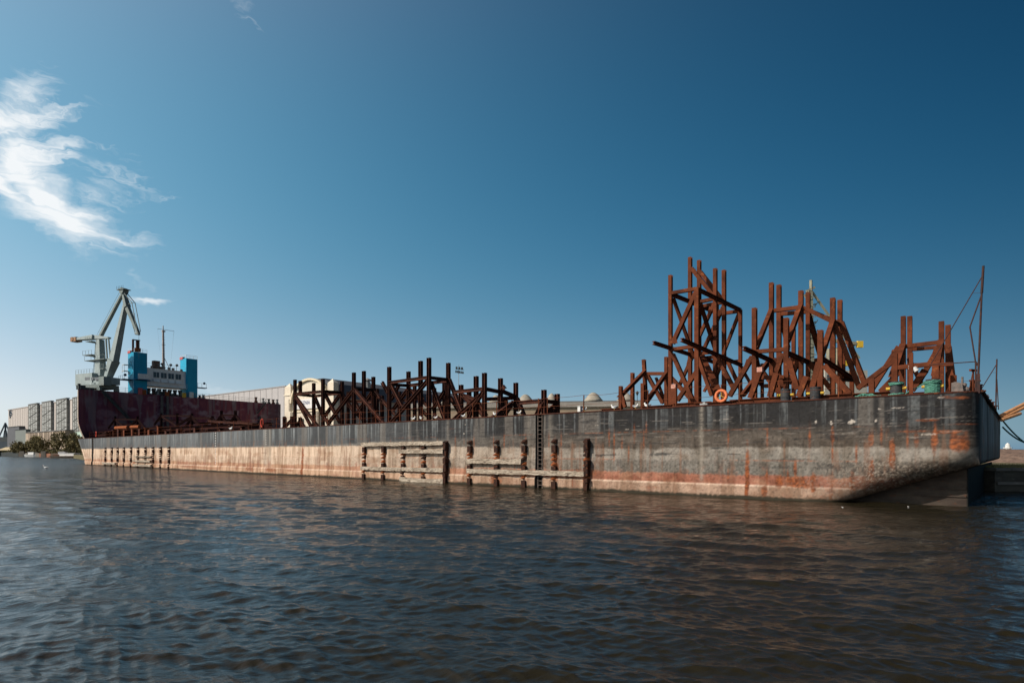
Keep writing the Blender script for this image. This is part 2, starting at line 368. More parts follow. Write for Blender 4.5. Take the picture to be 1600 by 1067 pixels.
# ============================================================ BARGE
DK = 5.2
barge = thing('cargo_barge', 'long rust streaked black and grey steel barge moored across the water carrying rusty frames', 'barge', BARGE, (0, 0, 0))
LAD1 = (BARGE.x(837.6), BARGE.x(848.8)); LAD0 = (BARGE.x(143.6), BARGE.x(146.0))
def hull():
    xs = [0.0]; s_ = -.9
    r = .9
    xs = []; xx = -r
    while xx > -143.6:
        xs.append(xx); xx -= .0013 * (25.86 + .6553 * -xx)
    xs += [-143.6]
    for a, b in (LAD0, LAD1):
        xs = [q for q in xs if not (a - .02 < q < b + .02)] + [a - .01, a + .01, (a + b) / 2, b - .01, b + .01]
    xs = np.array(sorted(xs))
    path = [(q, 0.0, 0) for q in xs]
    for a in np.linspace(0, math.pi / 2, 26)[1:]: path.append((-r + r * math.sin(a), r - r * math.cos(a), 1))
    for v in np.arange(r + .09, 30 - r, .09): path.append((0.0, v, 2))
    for a in np.linspace(0, math.pi / 2, 8): path.append((-r + r * math.cos(a), 30 - r + r * math.sin(a), 2))
    for q in np.linspace(-2, -143.6, 60): path.append((q, 30.0, 3))
    path.append((-143.6, 0.0, 3))
    path = np.array(path); n = len(path); rows = 128
    t = np.linspace(0, 1, rows)[:, None]
    px = path[None, :, 0] * np.ones((rows, 1)); py = path[None, :, 1] * np.ones((rows, 1)); seg = path[None, :, 2] * np.ones((rows, 1))
    zb = np.maximum(-.6, 1.97 + .36 * px); z = zb + t * (DK - zb)
    y = py.copy(); x = px.copy()
    side = (seg <= 1) * sm(.9, .0, py)
    bow = sm(-7.0, -3.6, px)
    rim = 1 - np.sqrt(np.maximum(1 - np.clip(1 - (z - zb) / 1.0, 0, 1) ** 2, 0))
    y += side * rim * bow * 1.35                                     # turned lower edge along the rake
    x -= (seg == 2) * np.clip(1 - (z - zb) / .2, 0, 1) ** 2 * .12
    led = side * (1 - bow)
    y -= led * .10 * sm(.78, .68, z) ; y -= led * .03 * (1 - sm(2.02, 2.12, z))
    dent = (fbm(px * .95 + 9, z * .8, 11, 3) - .5) * .10 + (np.abs(((px / 1.05) % 1) - .5) ** 2 - .08) * .05
    y += side * dent * sm(5.2, 5.0, z) * .8
    x += (seg == 2) * (fbm(py * .8, z * .6, 31, 3) - .5) * .05
    for a, b in (LAD0, LAD1): y += ((px > a) & (px < b) & (seg == 0)) * .75
    st = sm(-135, -143.6, px); x = x + 6 * (1 - z / DK) * st
    # ---- colours
    def c3(*c): return np.array(c)[None, None, :]
    def mx(a, b, f): return a + (b - a) * f[..., None]
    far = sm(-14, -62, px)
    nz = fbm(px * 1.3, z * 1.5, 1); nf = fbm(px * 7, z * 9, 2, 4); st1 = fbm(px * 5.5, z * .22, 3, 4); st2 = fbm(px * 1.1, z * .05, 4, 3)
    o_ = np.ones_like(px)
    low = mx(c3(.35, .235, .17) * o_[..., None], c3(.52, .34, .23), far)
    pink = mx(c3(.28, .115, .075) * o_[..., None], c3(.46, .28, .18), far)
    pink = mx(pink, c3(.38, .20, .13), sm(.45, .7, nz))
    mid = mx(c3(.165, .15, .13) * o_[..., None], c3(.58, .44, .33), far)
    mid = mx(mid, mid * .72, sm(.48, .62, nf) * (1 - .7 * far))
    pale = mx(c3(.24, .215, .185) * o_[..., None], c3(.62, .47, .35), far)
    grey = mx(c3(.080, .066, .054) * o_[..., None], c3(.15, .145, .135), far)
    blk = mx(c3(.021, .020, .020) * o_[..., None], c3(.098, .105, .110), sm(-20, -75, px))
    pan = _h(np.floor(px / 3.7 + .4 * np.floor(px / 11)), o_ * 0, 8)
    blk = blk * (.72 + .55 * pan[..., None]) 
    blk = mx(blk, c3(.20, .215, .22) * (.55 + .6 * far[..., None]), sm(.53, .72, st1) * sm(2.6, 5.0, z) * .8)
    blk = mx(blk, c3(.02, .02, .022), sm(.46, .30, fbm(px * 2.1, z * 1.7, 41)) * .55 * (1 - far))
    blk = mx(blk, c3(.14, .125, .11), sm(.62, .70, st2) * .6)
    e = .16 * (nf - .5) + .16 * (nz - .5) + .10 * (fbm(px * .25, z * 0, 43, 2) - .5)
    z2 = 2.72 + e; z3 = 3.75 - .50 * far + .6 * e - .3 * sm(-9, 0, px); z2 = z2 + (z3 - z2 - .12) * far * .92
    rc0 = np.array([.17, .075, .04])[None, None, :] * o_[..., None]
    c = low
    c = mx(c, pink, sm(.66, .74, z + .3 * e))
    c = mx(c, c3(.55, .44, .34), np.exp(-((z - .72) / .045) ** 2) * (1 - bow) * .9)  # highlight of the ledge painted in as a pale line
    c = mx(c, mid, sm(-.07, .07, z - 1.30 + 1.2 * e + .12 * far))
    c = mx(c, mx(pale, mid * 1.15, sm(.38, .66, fbm(px * .5, z * 2.2, 44)) * .75 * (1 - .6 * far)), sm(-.14, .08, z - 2.12 - .6 * e))
    c = mx(c, mx(grey, grey * 1.7, sm(.5, .7, fbm(px * 1.8, z * 5, 45)) * .6), sm(-.05, .10, z - z2))
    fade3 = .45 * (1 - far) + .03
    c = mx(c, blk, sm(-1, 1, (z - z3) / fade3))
    # vertical soft stains down the pale bands
    c = mx(c, c * np.array([.60, .55, .50]), sm(.46, .66, fbm(px * 2.6, z * .3, 5, 4)) * sm(3.6, 2.8, z) * .8)
    c = mx(c, c * np.array([.62, .50, .42]), sm(.55, .72, fbm(px * .55, z * 1.1, 71, 5)) * sm(3.2, 2.6, z) * .6)
    sx = np.abs((px / 2.1) % 1 - .5) * 2.1; seam = np.exp(-(sx / .03) ** 2) * (.3 + .7 * vn(px * .9, z * 2, 72)); sz = np.minimum(np.abs(z - 2.08), np.abs(z - 3.72)); seam = np.maximum(seam, np.exp(-(sz / .022) ** 2) * .7)
    c = mx(c, c * .55, seam * .5 * (seg == 0)); y -= seam * .012 * (seg == 0)
    dash = np.exp(-((z - 2.45) / .05) ** 2) + np.exp(-((z - 1.75) / .04) ** 2); c = mx(c, rc0, dash * sm(.60, .70, fbm(px * .8, z * 0 + 3, 73, 3)) * .7 * far)
    vst = sm(.62, .76, fbm(px * 3.1, z * .12, 74, 3)) * sm(3.3, 2.9, z) * sm(.4, 1.6, z); c = mx(c, rc0, vst * .45 * (seg == 0))
    c = mx(c, c * 1.25, sm(.55, .75, fbm(px * 3.3 + 4, z * .25, 6, 4)) * sm(3.6, 2.8, z) * .5)
    # wide whitish runs
    for pc, wd, k in ((1096, .13, .6), (415, .55, .4), (422, .3, .5), (860, .20, .35), (700, .16, .3), (826, .12, .3), (640, .2, .25)):
        xc = BARGE.x(pc); c = mx(c, c3(.30, .265, .22), np.exp(-((px - xc) / wd) ** 2) * k * (.5 + .8 * st1) * sm(.7, 1.1, z) * (seg == 0))
    # rust
    rc = mx(c3(.27, .080, .028) * o_[..., None], c3(.13, .040, .017), sm(.4, .6, nf))
    fi = np.floor(px / 1.05); fx = (px / 1.05) % 1 - .5
    lw = np.exp(-(fx * 1.05 / (.035 + .03 * vn(px * 2, z * 3, 12))) ** 2)
    band = np.maximum.reduce([np.exp(-((z - h0) / .45) ** 2) * (_h(fi, o_ * q, 20) > th_) for q, (h0, th_) in enumerate(((3.3, .55), (2.4, .80), (1.2, .60), (.5, .82)))])
    c = mx(c, rc, np.clip(lw * band * (.45 + .9 * vn(fi, z * 3, 13)) * (1 - .55 * far), 0, .9) * (seg == 0))
    hl = 0 * z
    for h0, s0, th_, k in ((3.78, 21, .50, .55), (4.42, 22, .70, .4), (2.08, 23, .40, .8), (1.36, 24, .52, .7), (3.0, 25, .72, .4), (.82, 27, .55, .5)):
        hl = np.maximum(hl, np.exp(-((z - h0 - .015 * (nf - .5)) / .028) ** 2) * sm(th_, th_ + .12, fbm(px * .33, o_ * h0, s0, 3)) * k)
    c = mx(c, rc, hl * sm(.3, .55, fbm(px * 4, z * 4, 28, 3)) * (1 - .5 * far) * (seg <= 1))
    spots = [(1168, 1.2, .09, 1.5, 1), (1217, .98, .16, .30, .9), (1245, 1.0, .42, .26, 1.0), (1243, 1.6, .05, .6, .8), (1271, .95, .10, .45, 1), (1256, .80, .6, .12, .9), (1196, .45, .12, .25, .8),
             (1299, .35, .07, .5, .6), (1332, .95, .10, .6, .9), (1361, 1.6, .09, .55, .95), (1394, 2.3, .09, .75, .95), (1361, 3.2, .08, .35, .6), (1301, 3.3, .06, .35, .6), (1460, 3.0, .09, .5, .8),
             (1490, 3.0, .10, .40, .9), (1500, 2.85, .16, .34, .8), (1508, 2.9, .12, .4, .7), (1480, 3.45, .5, .06, .7), (1430, 3.5, .5, .05, .6), (1432, 3.1, .07, .3, .6), (1450, 4.0, .35, .05, .6), (473, 1.7, .17, 1.4, .9), (473, .4, .2, .6, .9), (425, .5, .9, .22, .8), (392, .55, .8, .25, .7), (371, .6, .3, .3, .6), (345, .65, .3, .3, .5),
             (455, .55, .5, .12, .5), (776, .5, .45, .5, .75), (698, .6, .25, .9, .6), (918, .9, .22, .6, .6), (868, 1.2, .22, .9, .55), (925, 1.2, .25, .25, .6), (300, .5, 3.0, .14, .5), (330, .4, 3.0, .12, .5),
             (1020, .4, .5, .08, .35), (952, 3.5, .04, .5, .6), (972, 3.1, .05, .4, .6), (991, 3.6, .05, .6, .5), (1010, 3.9, .04, .4, .5), (165, .9, .8, .5, .6), (210, .8, .5, .5, .6), (1500, 4.95, .25, .06, .7), (1478, 5.0, .12, .06, .6)]
    for pc, zc, rx, rz, k in spots:
        xc = BARGE.x(pc); d2 = ((px - xc) / (rx * 1.3 + .01)) ** 2 + ((z - zc) / (rz * 1.15)) ** 2
        c = mx(c, rc, np.clip(sm(1.7, .3, d2 + 1.7 * (fbm(px * 5, z * 5, 29, 4) - .45)) * k, 0, 1) * (seg <= 1) * (d2 < 9))
    # scuffs and scrapes
    for pc, zc, rx, rz, k in ((936, 2.32, .42, .10, .9), (952, 2.36, .9, .06, .7), (1018, 2.38, .16, .10, .6), (1031, 2.40, .50, .11, .8), (1048, 2.42, .6, .05, .6), (1120, 2.75, .35, .06, .8), (1147, 2.42, .40, .035, .9), (1215, 1.72, 1.1, .07, .5), (1240, 2.15, 1.3, .05, .5),
                              (1290, 1.80, .55, .16, .6), (1312, 1.72, .35, .14, .6), (1385, 1.55, .35, .22, .7), (968, 1.86, .3, .25, .25)):
        xc = BARGE.x(pc); d2 = ((px - xc) / rx) ** 2 + ((z - zc) / rz) ** 2
        c = mx(c, c3(.035, .035, .035), sm(1.2, .3, d2 + 2.2 * (fbm(px * 8, z * 11, 30, 4) - .5)) * k * (seg == 0) * (d2 < 9))
    for pc, zc, rx, rz, k in ((1275, 4.05, .06, .10, .9), (1299, 4.0, .07, .09, .9), (1331, 4.02, .16, .10, .9), (1369, 4.05, .05, .07, .8), (1405, 4.62, .30, .035, .95), (1375, 4.6, .1, .03, .9), (1120, 4.35, .35, .02, .7), (1135, 4.38, .2, .02, .7),
                              (1450, 3.35, .30, .05, .6), (1427, 3.2, .2, .05, .4), (1470, 5.0, .15, .04, .8), (932, 4.3, .12, .03, .8), (725, 4.0, .1, .06, .8), (727, 4.7, .08, .05, .7), (1135, 4.6, .02, .5, .6), (1497, 4.6, .05, .06, .7), (980, 3.95, .3, .02, .5)):
        xc = BARGE.x(pc); d2 = ((px - xc) / rx) ** 2 + ((z - zc) / rz) ** 2
        c = mx(c, c3(.50, .44, .38), sm(1.2, .2, d2 + 2.6 * (fbm(px * 14, z * 14, 33, 4) - .5)) * k * (seg == 0) * (d2 < 9))
    # horizontal scratches in the dark belt
    scr = sm(.66, .76, fbm(px * .9, z * 26, 34, 3)) * sm(2.7, 3.3, z) * sm(4.9, 4.3, z) * (1 - far)
    c = mx(c, c3(.19, .17, .15), scr * .55)
    drk = sm(.62, .72, fbm(px * .7, z * 9, 35, 3)) * sm(2.8, 3.2, z) * (1 - far)
    c = mx(c, c3(.022, .022, .024), drk * .6)
    # barnacled grey at the bow
    bn_ = sm(-8, -2.5, px) * sm(2.3, 1.7, z)
    c = mx(c, mx(c3(.125, .095, .072) * o_[..., None], c3(.045, .034, .028), sm(.38, .62, fbm(px * 14, z * 17, 36, 3))), bn_ * .8)
    c = mx(c, c3(.26, .22, .18) , sm(.56, .68, fbm(px * 13, z * 15, 37, 3)) * sm(-9, -4, px) * sm(2.75, 2.2, z) * .7)
    grit = fbm(px * 11, z * 11, 46, 3)
    c = mx(c, c * .5, sm(.60, .74, grit) * .7 * (1 - .7 * far)); c = mx(c, c * 1.4, sm(.40, .28, grit) * .5 * (1 - .6 * far))
    bl = sm(.56, .74, fbm(px * 1.4, z * .9, 47, 5)) * sm(2.2, 1.2, z)
    c = mx(c, rc * .9 + .05, bl * .45 * (seg == 0))
    bl2 = sm(.62, .74, fbm(px * 2.4, z * .45, 48, 4)) * sm(3.9, 3.4, z); c = mx(c, c3(.20, .10, .06), bl2 * .35 * (seg <= 1))
    # waterline growth
    c = mx(c, c3(.035, .030, .02), sm(.24, .08, z + .16 * (nf - .5) + .12 * (nz - .5)))
    # bow face
    ef = mx(c3(.016, .018, .021) * o_[..., None], c3(.24, .25, .25), sm(.30, .62, fbm(py * 2.2, z * .3, 38, 4)) * sm(1.2, 2.6, py) )  # near corner kept almost black: shade of the rounding is in the colour
    ef = mx(ef, c3(.03, .03, .03), (np.abs((py / 4.6) % 1 - .5) < .04) * .8)
    ef = mx(ef, ef * .45 + .02, sm(3.3, 2.5, z)); ef = mx(ef, rc, sm(.6, .7, fbm(py * 1.5, z * .6, 39)) * .7)
    c = mx(c, ef, np.clip((seg == 2) * 1.0 + (seg == 1) * sm(.3, .85, py), 0, 1))
    for a, b in (LAD0, LAD1): c = mx(c, c3(.007, .007, .007), ((px > a - .03) & (px < b + .03) & (seg == 0)) * .97)  # ladder recesses coloured near black: their shade is painted in
    c = np.clip(c, .008, .9)
    P = np.stack([x, y, z], -1)
    return grid_mesh('hull', P, wear_light_mat('barge hull paint', .6, 16, .5, .18), c, barge)
hull()
m = MB(BARGE)      # deck, rake and lower hull
m.add([(-143.5, .02, DK - .01), (-.9, .02, DK - .01), (-.02, .9, DK - .01), (-.02, 29.1, DK - .01), (-.9, 29.98, DK - .01), (-143.5, 29.98, DK - .01)], [tuple(range(6))])
m.build('deck', pmat('rusty deck', (.10, .045, .03), (.05, .035, .03), 1.2, .9, .4), barge)
m = MB(BARGE); zr = lambda x: 1.97 + .36 * x
m.add([(-.12, 1.3, zr(0) + .01), (-7.8, 1.3, -.83), (-7.8, 29.6, -.83), (-.12, 29.6, zr(0) + .01)], [(0, 1, 2, 3)])
m.build('rake_plate', pmat('fouled rake plating', (.06, .045, .035), (.12, .09, .07), 3, .9, .8, (.03, .025, .02)), barge)
m = MB(BARGE)
m.add([(-8.2, 1.95, -1.5), (-.55, 1.95, -1.5), (-.55, 1.95, 1.75), (-8.2, 1.95, -.97), (-8.2, 28.6, -1.5), (-.55, 28.6, -1.5), (-.55, 28.6, 1.75), (-8.2, 28.6, -.97)],
      [(0, 1, 2, 3), (1, 5, 6, 2), (5, 4, 7, 6), (3, 2, 6, 7)])
for zz, hh in ((.78, .07), (.42, .07)): m.box((-7.4, 1.87, zz), (-.56, 1.949, zz + hh))
m.build('skeg', pmat('skeg plating', (.075, .058, .046), (.04, .03, .025), 1.4, .85, .6, (.11, .045, .025), (1, 1, 2)), barge)
MB(BARGE).box((-.549, 1.96, -1.5), (-.50, 28.59, 1.74)).build('skeg_end_shade', pmat('skeg end shade black', (.012, .012, .012), (.022, .02, .016), 2, .8), barge)  # near-black sheet added over the skeg end; its shade is painted in
m = MB(BARGE)      # gunwale
m.tube([(-143.4, .0, DK), (-.95, .0, DK), (-.45, .13, DK), (-.12, .45, DK), (0, .95, DK), (0, 29.1, DK)], .045, 6)
m.build('gunwale', rust_dark, barge)
def ladder(a, b, z0, z1):
    m = MB(BARGE); w_ = (b - a) * .5; c_ = (a + b) / 2
    for x in (c_ - w_ / 2 - .03, c_ + w_ / 2 + .03): m.bar((x, .06, z0), (x, .06, z1), .05, .05, (0, 1, 0))
    z = z0 + .2
    while z < z1: m.cyl((c_ - w_ / 2, .06, z), (c_ + w_ / 2, .06, z), .022, n=6); z += .3
    m.build('ladder', pmat('ladder steel', (.17, .14, .12), (.08, .06, .05), 6, .8), barge)
ladder(*LAD1, -.3, 5.15); ladder(*LAD0, -.2, 5.1)
# fender brackets
def bracket(px, z_top=3.45, sc=1.0):
    xc = BARGE.x(px); m = MB(BARGE); w_ = .36
    def wedge(z, h, d, ww=w_):
        x0, x1 = xc - ww / 2, xc + ww / 2
        prof = [(-.02, z), (-d, z + h * .15), (-d * .9, z + h * .4), (-.02, z + h)]
        m.add([(x0, a, b) for a, b in prof] + [(x1 if a > -.1 else x0 + ww * .35, a, b) for a, b in prof], [(0, 1, 2, 3), (7, 6, 5, 4), (0, 4, 5, 1), (1, 5, 6, 2), (2, 6, 7, 3), (3, 7, 4, 0)])
    def block(z, h, d=.26):
        m.box((xc - w_ / 2, -d, z), (xc + w_ / 2, .03, z + h))
    rr = random.Random(int(px))
    z = z_top; near = px > 400
    jobs = [(wedge, z - .32, .32, .34, 0), (block, z - .95, .50, .26, 0), (wedge, z - 1.22, .26, .36, 1), (wedge, z - 1.52, .26, .34, 1), (wedge, z - 1.88, .26, .34, 1), (block, z - 2.52, .60, .28, 0), (wedge, z - 2.86, .3, .34, 1), (block, z - 3.55, .60, .30, 0)]
    for f_, z_, h_, d_, br in jobs:
        if near: m = MB(BARGE)
        f_(z_, h_, d_)
        if near: m.build('fender_bracket', rust_bright if br and rr.random() < .75 else rust_deep, barge)
    if not near: m.box((xc - .05, -.05, z - 3.5), (xc + .05, .03, z - .1)); m.build('fender_bracket', rust_deep, barge)
for px in (571, 601, 632, 664, 736, 778, 821, 868): bracket(px)
for px in (698.5, 918.5):                                   # the two end columns stand out further
    bracket(px); xc = BARGE.x(px); m = MB(BARGE)
    for q, (z0, z1, dd, ww) in enumerate(((2.75, 3.3, .40, .22), (2.2, 2.7, .28, .14), (1.62, 2.0, .45, .26), (.95, 1.58, .36, .20), (.52, .8, .48, .26), (-.2, .48, .38, .18))): m.box((xc - .04, -dd, z0), (xc + ww, -.02, z1))
    m.build('fender_plate', rust_deep, barge)
for px in (166, 176, 185, 195, 206, 217, 228.5, 240.5, 252.5, 265.5): bracket(px, 3.35)
def beam_timber(px0, px1, z, h, d=.32, sag=0, seed=0):
    """a weathered timber with uneven faces"""
    x0, x1 = BARGE.x(px0), BARGE.x(px1); n = max(8, int((x1 - x0) / .22)); rr = random.Random(seed)
    m = MB(BARGE); vs = []; fs = []
    for i in range(n + 1):
        x = x0 + (x1 - x0) * i / n; dz = sag * math.sin(math.pi * i / n) + rr.uniform(-.014, .014); j = lambda: rr.uniform(-.022, .022)
        vs += [(x, -.06, z + dz), (x, -.06 - d + j(), z + dz + j()), (x, -.06 - d + j(), z + h + dz + j()), (x, -.06, z + h + dz + j())]
    for i in range(n):
        for k in range(4): a = i * 4 + k; b = i * 4 + (k + 1) % 4; fs.append((a, b, b + 4, a + 4))
    fs += [(3, 2, 1, 0), tuple(n * 4 + k for k in range(4))]
    m.add(vs, fs).build('fender_timber', timber, barge)
beam_timber(569, 632, 3.08, .33, seed=1); beam_timber(632.2, 697, 3.10, .32, seed=2); beam_timber(628, 697, 2.42, .32, seed=3)
beam_timber(568.5, 632, .88, .30, seed=4); beam_timber(632.3, 697, .90, .32, seed=5); beam_timber(629, 697, .02, .36, sag=-.08, seed=6)
beam_timber(734, 819, 1.66, .36, .34, seed=7); beam_timber(734, 822, .90, .34, .34, seed=8); beam_timber(822.3, 917, .92, .33, .34, seed=9)
beam_timber(211, 238, .95, .28, seed=10); beam_timber(211, 239, .25, .32, seed=11); beam_timber(163, 183, .35, .3, seed=12); beam_timber(212, 238, 1.75, .12, seed=13)
# draft marks: a column of short dashes
m = MB(BARGE); xc = BARGE.x(337)
for i in range(13): z = 1.0 + i * .33; m.box((xc - .10, -.035, z), (xc + .10, .0, z + .11))
m.build('draft_marks', white, barge)
m = MB(BARGE); xc = BARGE.x(416)
for i in range(7): z = 3.4 + i * .26; m.box((xc - .05, -.035, z), (xc + .05, .0, z + .05))
m.build('draft_marks', white, barge)
# railings
def railing(pxs, name='railing', mat=rust, v=.12, h=1.12, sag=.05):
    m = MB(BARGE); xs = [BARGE.x(p, v) for p in pxs]; rr = random.Random(int(pxs[0]))
    for x in xs: m.bar((x, v, DK - .02), (x + rr.uniform(-.03, .03), v + rr.uniform(-.03, .03), DK + h), .055, .055, (0, 1, 0))
    for a, b in zip(xs, xs[1:]):
        for hh in (.5, 1.02):
            sg = rr.uniform(.2, 1.6) * sag
            m.tube([(a + (b - a) * t, v, DK + hh * h - sg * 4 * t * (1 - t)) for t in (0, .25, .5, .75, 1)], .014, 4)
    m.build(name, mat, barge)
railing([140, 155, 172, 190, 208, 226, 245]); railing([248, 266, 283, 297, 316]); railing([316, 340, 365, 388, 410, 432, 448, 470, 492, 512])
railing([512, 540, 562, 587, 607.5, 625, 660, 694, 739, 776, 792, 841.5]); railing([841.5, 855.5, 912, 970]); railing([970, 1012, 1056, 1127, 1155, 1202, 1310])
# deck gear on the near edge
for px, z0, z1 in ((1423.7, 0, 1.95), (1398, 0, .2)):
    if z1 > 1: MB(BARGE).bar((BARGE.x(px, .4), .4, DK), (BARGE.x(px, .4), .4, DK + 2.0), .16, .12, (0, 1, 0)).build('deck_post', rust, barge)
BOLL = [(1227.5, .0, 'a'), (1274, .0, 'b'), (1400.5, .0, 'c'), (1457, .0, 'd')]
bxs = []
for px, _, q in BOLL:
    v = .75; x = BARGE.x(px, v); bxs.append(x); r = .25
    m = MB(BARGE); m.lathe((x, v, DK), [(r * 1.25, 0), (r * 1.25, .03), (r, .04), (r, .66), (r * 1.08, .67), (r * 1.08, .71), (r, .72)], 20)
    b = m.build('bollard', pmat('bollard black paint', (.035, .038, .042), (.06, .06, .06), 4, .5, .1, (.14, .07, .04)), barge)
    m = MB(BARGE); m.cyl((x - .42, v, DK + .40), (x - r - .005, v, DK + .40), .075, n=12); m.cyl((x + r + .005, v, DK + .40), (x + .42, v, DK + .40), .075, n=12)
    m.build('crossbar', yellow, b)
# bow masts
def mast_pts(frame, pts, v): return [frame.pt(a, b, v) for a, b in pts]
m = MB(BARGE)
vm = .55
xm = BARGE.x(1529, vm); PT = lambda a, b, v=vm: BARGE.pt(a, b, v)
m.bar(PT(1528.5, 614), PT(1528.5, 584), .13, .10, (0, 1, 0))
m.cyl(PT(1528.5, 588), PT(1534, 455), .045, .04, 6); m.cyl(PT(1534, 458), PT(1536.5, 415.5), .055, .05, 6)
m.cyl(PT(1524.5, 612), PT(1524.5, 566), .035, n=6); m.cyl(PT(1524.5, 567), PT(1515.5, 511), .03, n=6); m.cyl(PT(1515.5, 511), PT(1533.5, 461), .03, n=6)
m.cyl(PT(1524, 565), PT(1529, 572), .04, n=6)
m.cyl(PT(1524, 565), PT(1452, 570, .9), .022, n=6); m.cyl(PT(1534.5, 432), PT(1455, 568, .9), .022, n=6)
m.cyl(PT(1532, 458), PT(1519, 458), .008, n=4); m.cyl(PT(1520, 595), PT(1490, 596), .008, n=4)
m.build('signal_mast', pmat('mast dark paint', (.028, .022, .022), (.07, .03, .025), 5, .7), barge, label='tall thin dark mast with bent strut at the near bow corner')
m = MB(BARGE); v2 = 20.5; PQ = lambda a, b: BARGE.pt(a, b, v2)
m.cyl(PQ(1555.5, 656), PQ(1557.6, 561), .045, n=6); m.cyl(PQ(1560.2, 640), PQ(1557.6, 592), .03, n=6); m.cyl(PQ(1532, 610), PQ(1556.6, 570), .03, n=6); m.cyl(PQ(1550, 582), PQ(1557, 582), .01, n=4)
m.build('signal_mast', MATS['mast dark paint'], barge, label='smaller dark mast halfway along the bow edge')
# fairleads and posts along the bow edge
m = MB(BARGE)
m.add([(-1.0, .25, DK), (-.55, .25, DK), (-.62, .25, DK + .42), (-.85, .25, DK + .50), (-1.0, .25, DK + .45), (-1.0, .37, DK), (-.55, .37, DK), (-.62, .37, DK + .42), (-.85, .37, DK + .50), (-1.0, .37, DK + .45)],
      [(0, 1, 2, 3, 4), (9, 8, 7, 6, 5), (0, 5, 6, 1), (1, 6, 7, 2), (2, 7, 8, 3), (3, 8, 9, 4), (4, 9, 5, 0)])
m.sphere((-.5, .6, DK + .14), .15); m.sphere((-.55, .55, DK + .36), .10); m.cyl((-.62, .5, DK), (-.62, .5, DK + .72), .045)
m.build('fairlead', pmat('grey fairlead', (.10, .09, .085), (.2, .16, .14), 8, .7), barge)
for v, h, ww, mt in ((5.2, .95, .32, rust), (6.6, 1.05, .35, rust), (8.6, 1.0, .35, rust_dark), (11.5, .9, .4, rust), (14.5, .85, .4, rust), (16.5, .9, .35, rust_dark), (19.5, .9, .4, rust), (23.5, 1.0, .45, rust_dark), (26.5, .9, .6, rust_dark)):
    m = MB(BARGE); m.ibeam((-.45, v, DK), (-.45, v, DK + h), ww, ww, .05, (1, 0, 0)); m.box((-.45 - ww * .6, v - ww * .6, DK + h), (-.45 + ww * .6, v + ww * .6, DK + h + .05))
    m.build('bitt', mt, barge)
m = MB(BARGE); m.cyl((-.4, 3.6, DK), (-.4, 3.6, DK + 1.35), .04); m.cyl((-.4, 3.6, DK + 1.3), (-.5, 2.2, DK + .1), .02, n=4); m.bar((-.5, 3.4, DK + 1.32), (-.3, 3.8, DK + 1.32), .1); m.build('deck_post', rust, barge)
m = MB(BARGE); m.tube([(.06, 1.2, DK + .1), (.10, 8, DK - .02), (.12, 16, DK - .12), (.12, 27, DK - .2)], .07, 6); m.build('bow_fender_pipe', rust_deep, barge)

# ============================================================ RUSTY FRAMES ON THE DECK
def frame_thing(name, label, beams, base_px, v0, group, mat, flange, size=.3):
    """beams: (kind, px0, py0, v0, px1, py1, v1) ; py None means the deck"""
    base = BARGE.pt(base_px, 0, v0); root = thing(name, label, 'steel frame', BARGE, (base.x, v0, DK), group)
    for q, b in enumerate(beams):
        kind, a0, b0, va, a1, b1, vb = b[:7]
        s_ = b[7] if len(b) > 7 else size
        p = BARGE.pt(a0, b0, va); r = BARGE.pt(a1, b1 if b1 is not None else 0, vb)
        if b1 is None: r.z = DK - .01
        if kind == 'post': r.x = p.x if abs(a0 - a1) < .01 else r.x
        if p.z < DK: p.z = DK
        if r.z < DK - .01: 
            t = (p.z - DK) / (p.z - r.z); r = p + (r - p) * t
        d = (r - p).normalized()
        if kind == 'post': up = (0, 1, 0) if flange == 'y' else (1, 0, 0)
        elif abs(d.y) > .6: up = (0, 0, 1)
        elif flange == 'y': up = (0, 1, 0)
        else: up = d.cross(Vector((0, 1, 0)))
        if kind != 'post': s_ = s_ * .9
        if flange == 'y': s_ *= .76 if kind != 'brace' else .90
        e = (q % 7) * .004
        if kind == 'brace' and q % 2 == 0 and abs(d.y) < .5 and abs(d.z) > .8:
            gz = p + d * .28; MB(BARGE).add([(gz.x - .17, gz.y - s_ * .5 - .02, gz.z + .10), (gz.x + .17, gz.y - s_ * .5 - .02, gz.z + .10), (gz.x + d.x * .35 + .12, gz.y - s_ * .5 - .02, gz.z - .28), (gz.x + d.x * .35 - .12, gz.y - s_ * .5 - .02, gz.z - .28),
                (gz.x - .17, gz.y - s_ * .5 - .003, gz.z + .10), (gz.x + .17, gz.y - s_ * .5 - .003, gz.z + .10), (gz.x + d.x * .35 + .12, gz.y - s_ * .5 - .003, gz.z - .28), (gz.x + d.x * .35 - .12, gz.y - s_ * .5 - .003, gz.z - .28)],
                [(0, 3, 2, 1), (4, 5, 6, 7), (0, 1, 5, 4), (1, 2, 6, 5), (2, 3, 7, 6), (3, 0, 4, 7)]).build('gusset_plate', mat, root)
        MB(BARGE).ibeam(p, r, s_ + e, s_ + e, .035, up).build({'post': 'post', 'beam': 'crossbeam', 'brace': 'brace', 'skid': 'skid'}[kind], mat, root)
    return root
def P(px, py, v, s_=.3): return ('post', px, py, v, px, None, v, s_)
def Bm(a, b, va, c, d, vb, s_=.3): return ('beam', a, b, va, c, d, vb, s_)
def Br(a, b, va, c, d, vb, s_=.3): return ('brace', a, b, va, c, d, vb, s_)
def vr(pf, vf, pr): return BARGE.depth_v(BARGE.x(pf, vf), pr)     # how far in the rear post stands
G1 = 'rusty steel cradle frames standing amidships'; G2 = 'tall rusty steel towers near the bow'
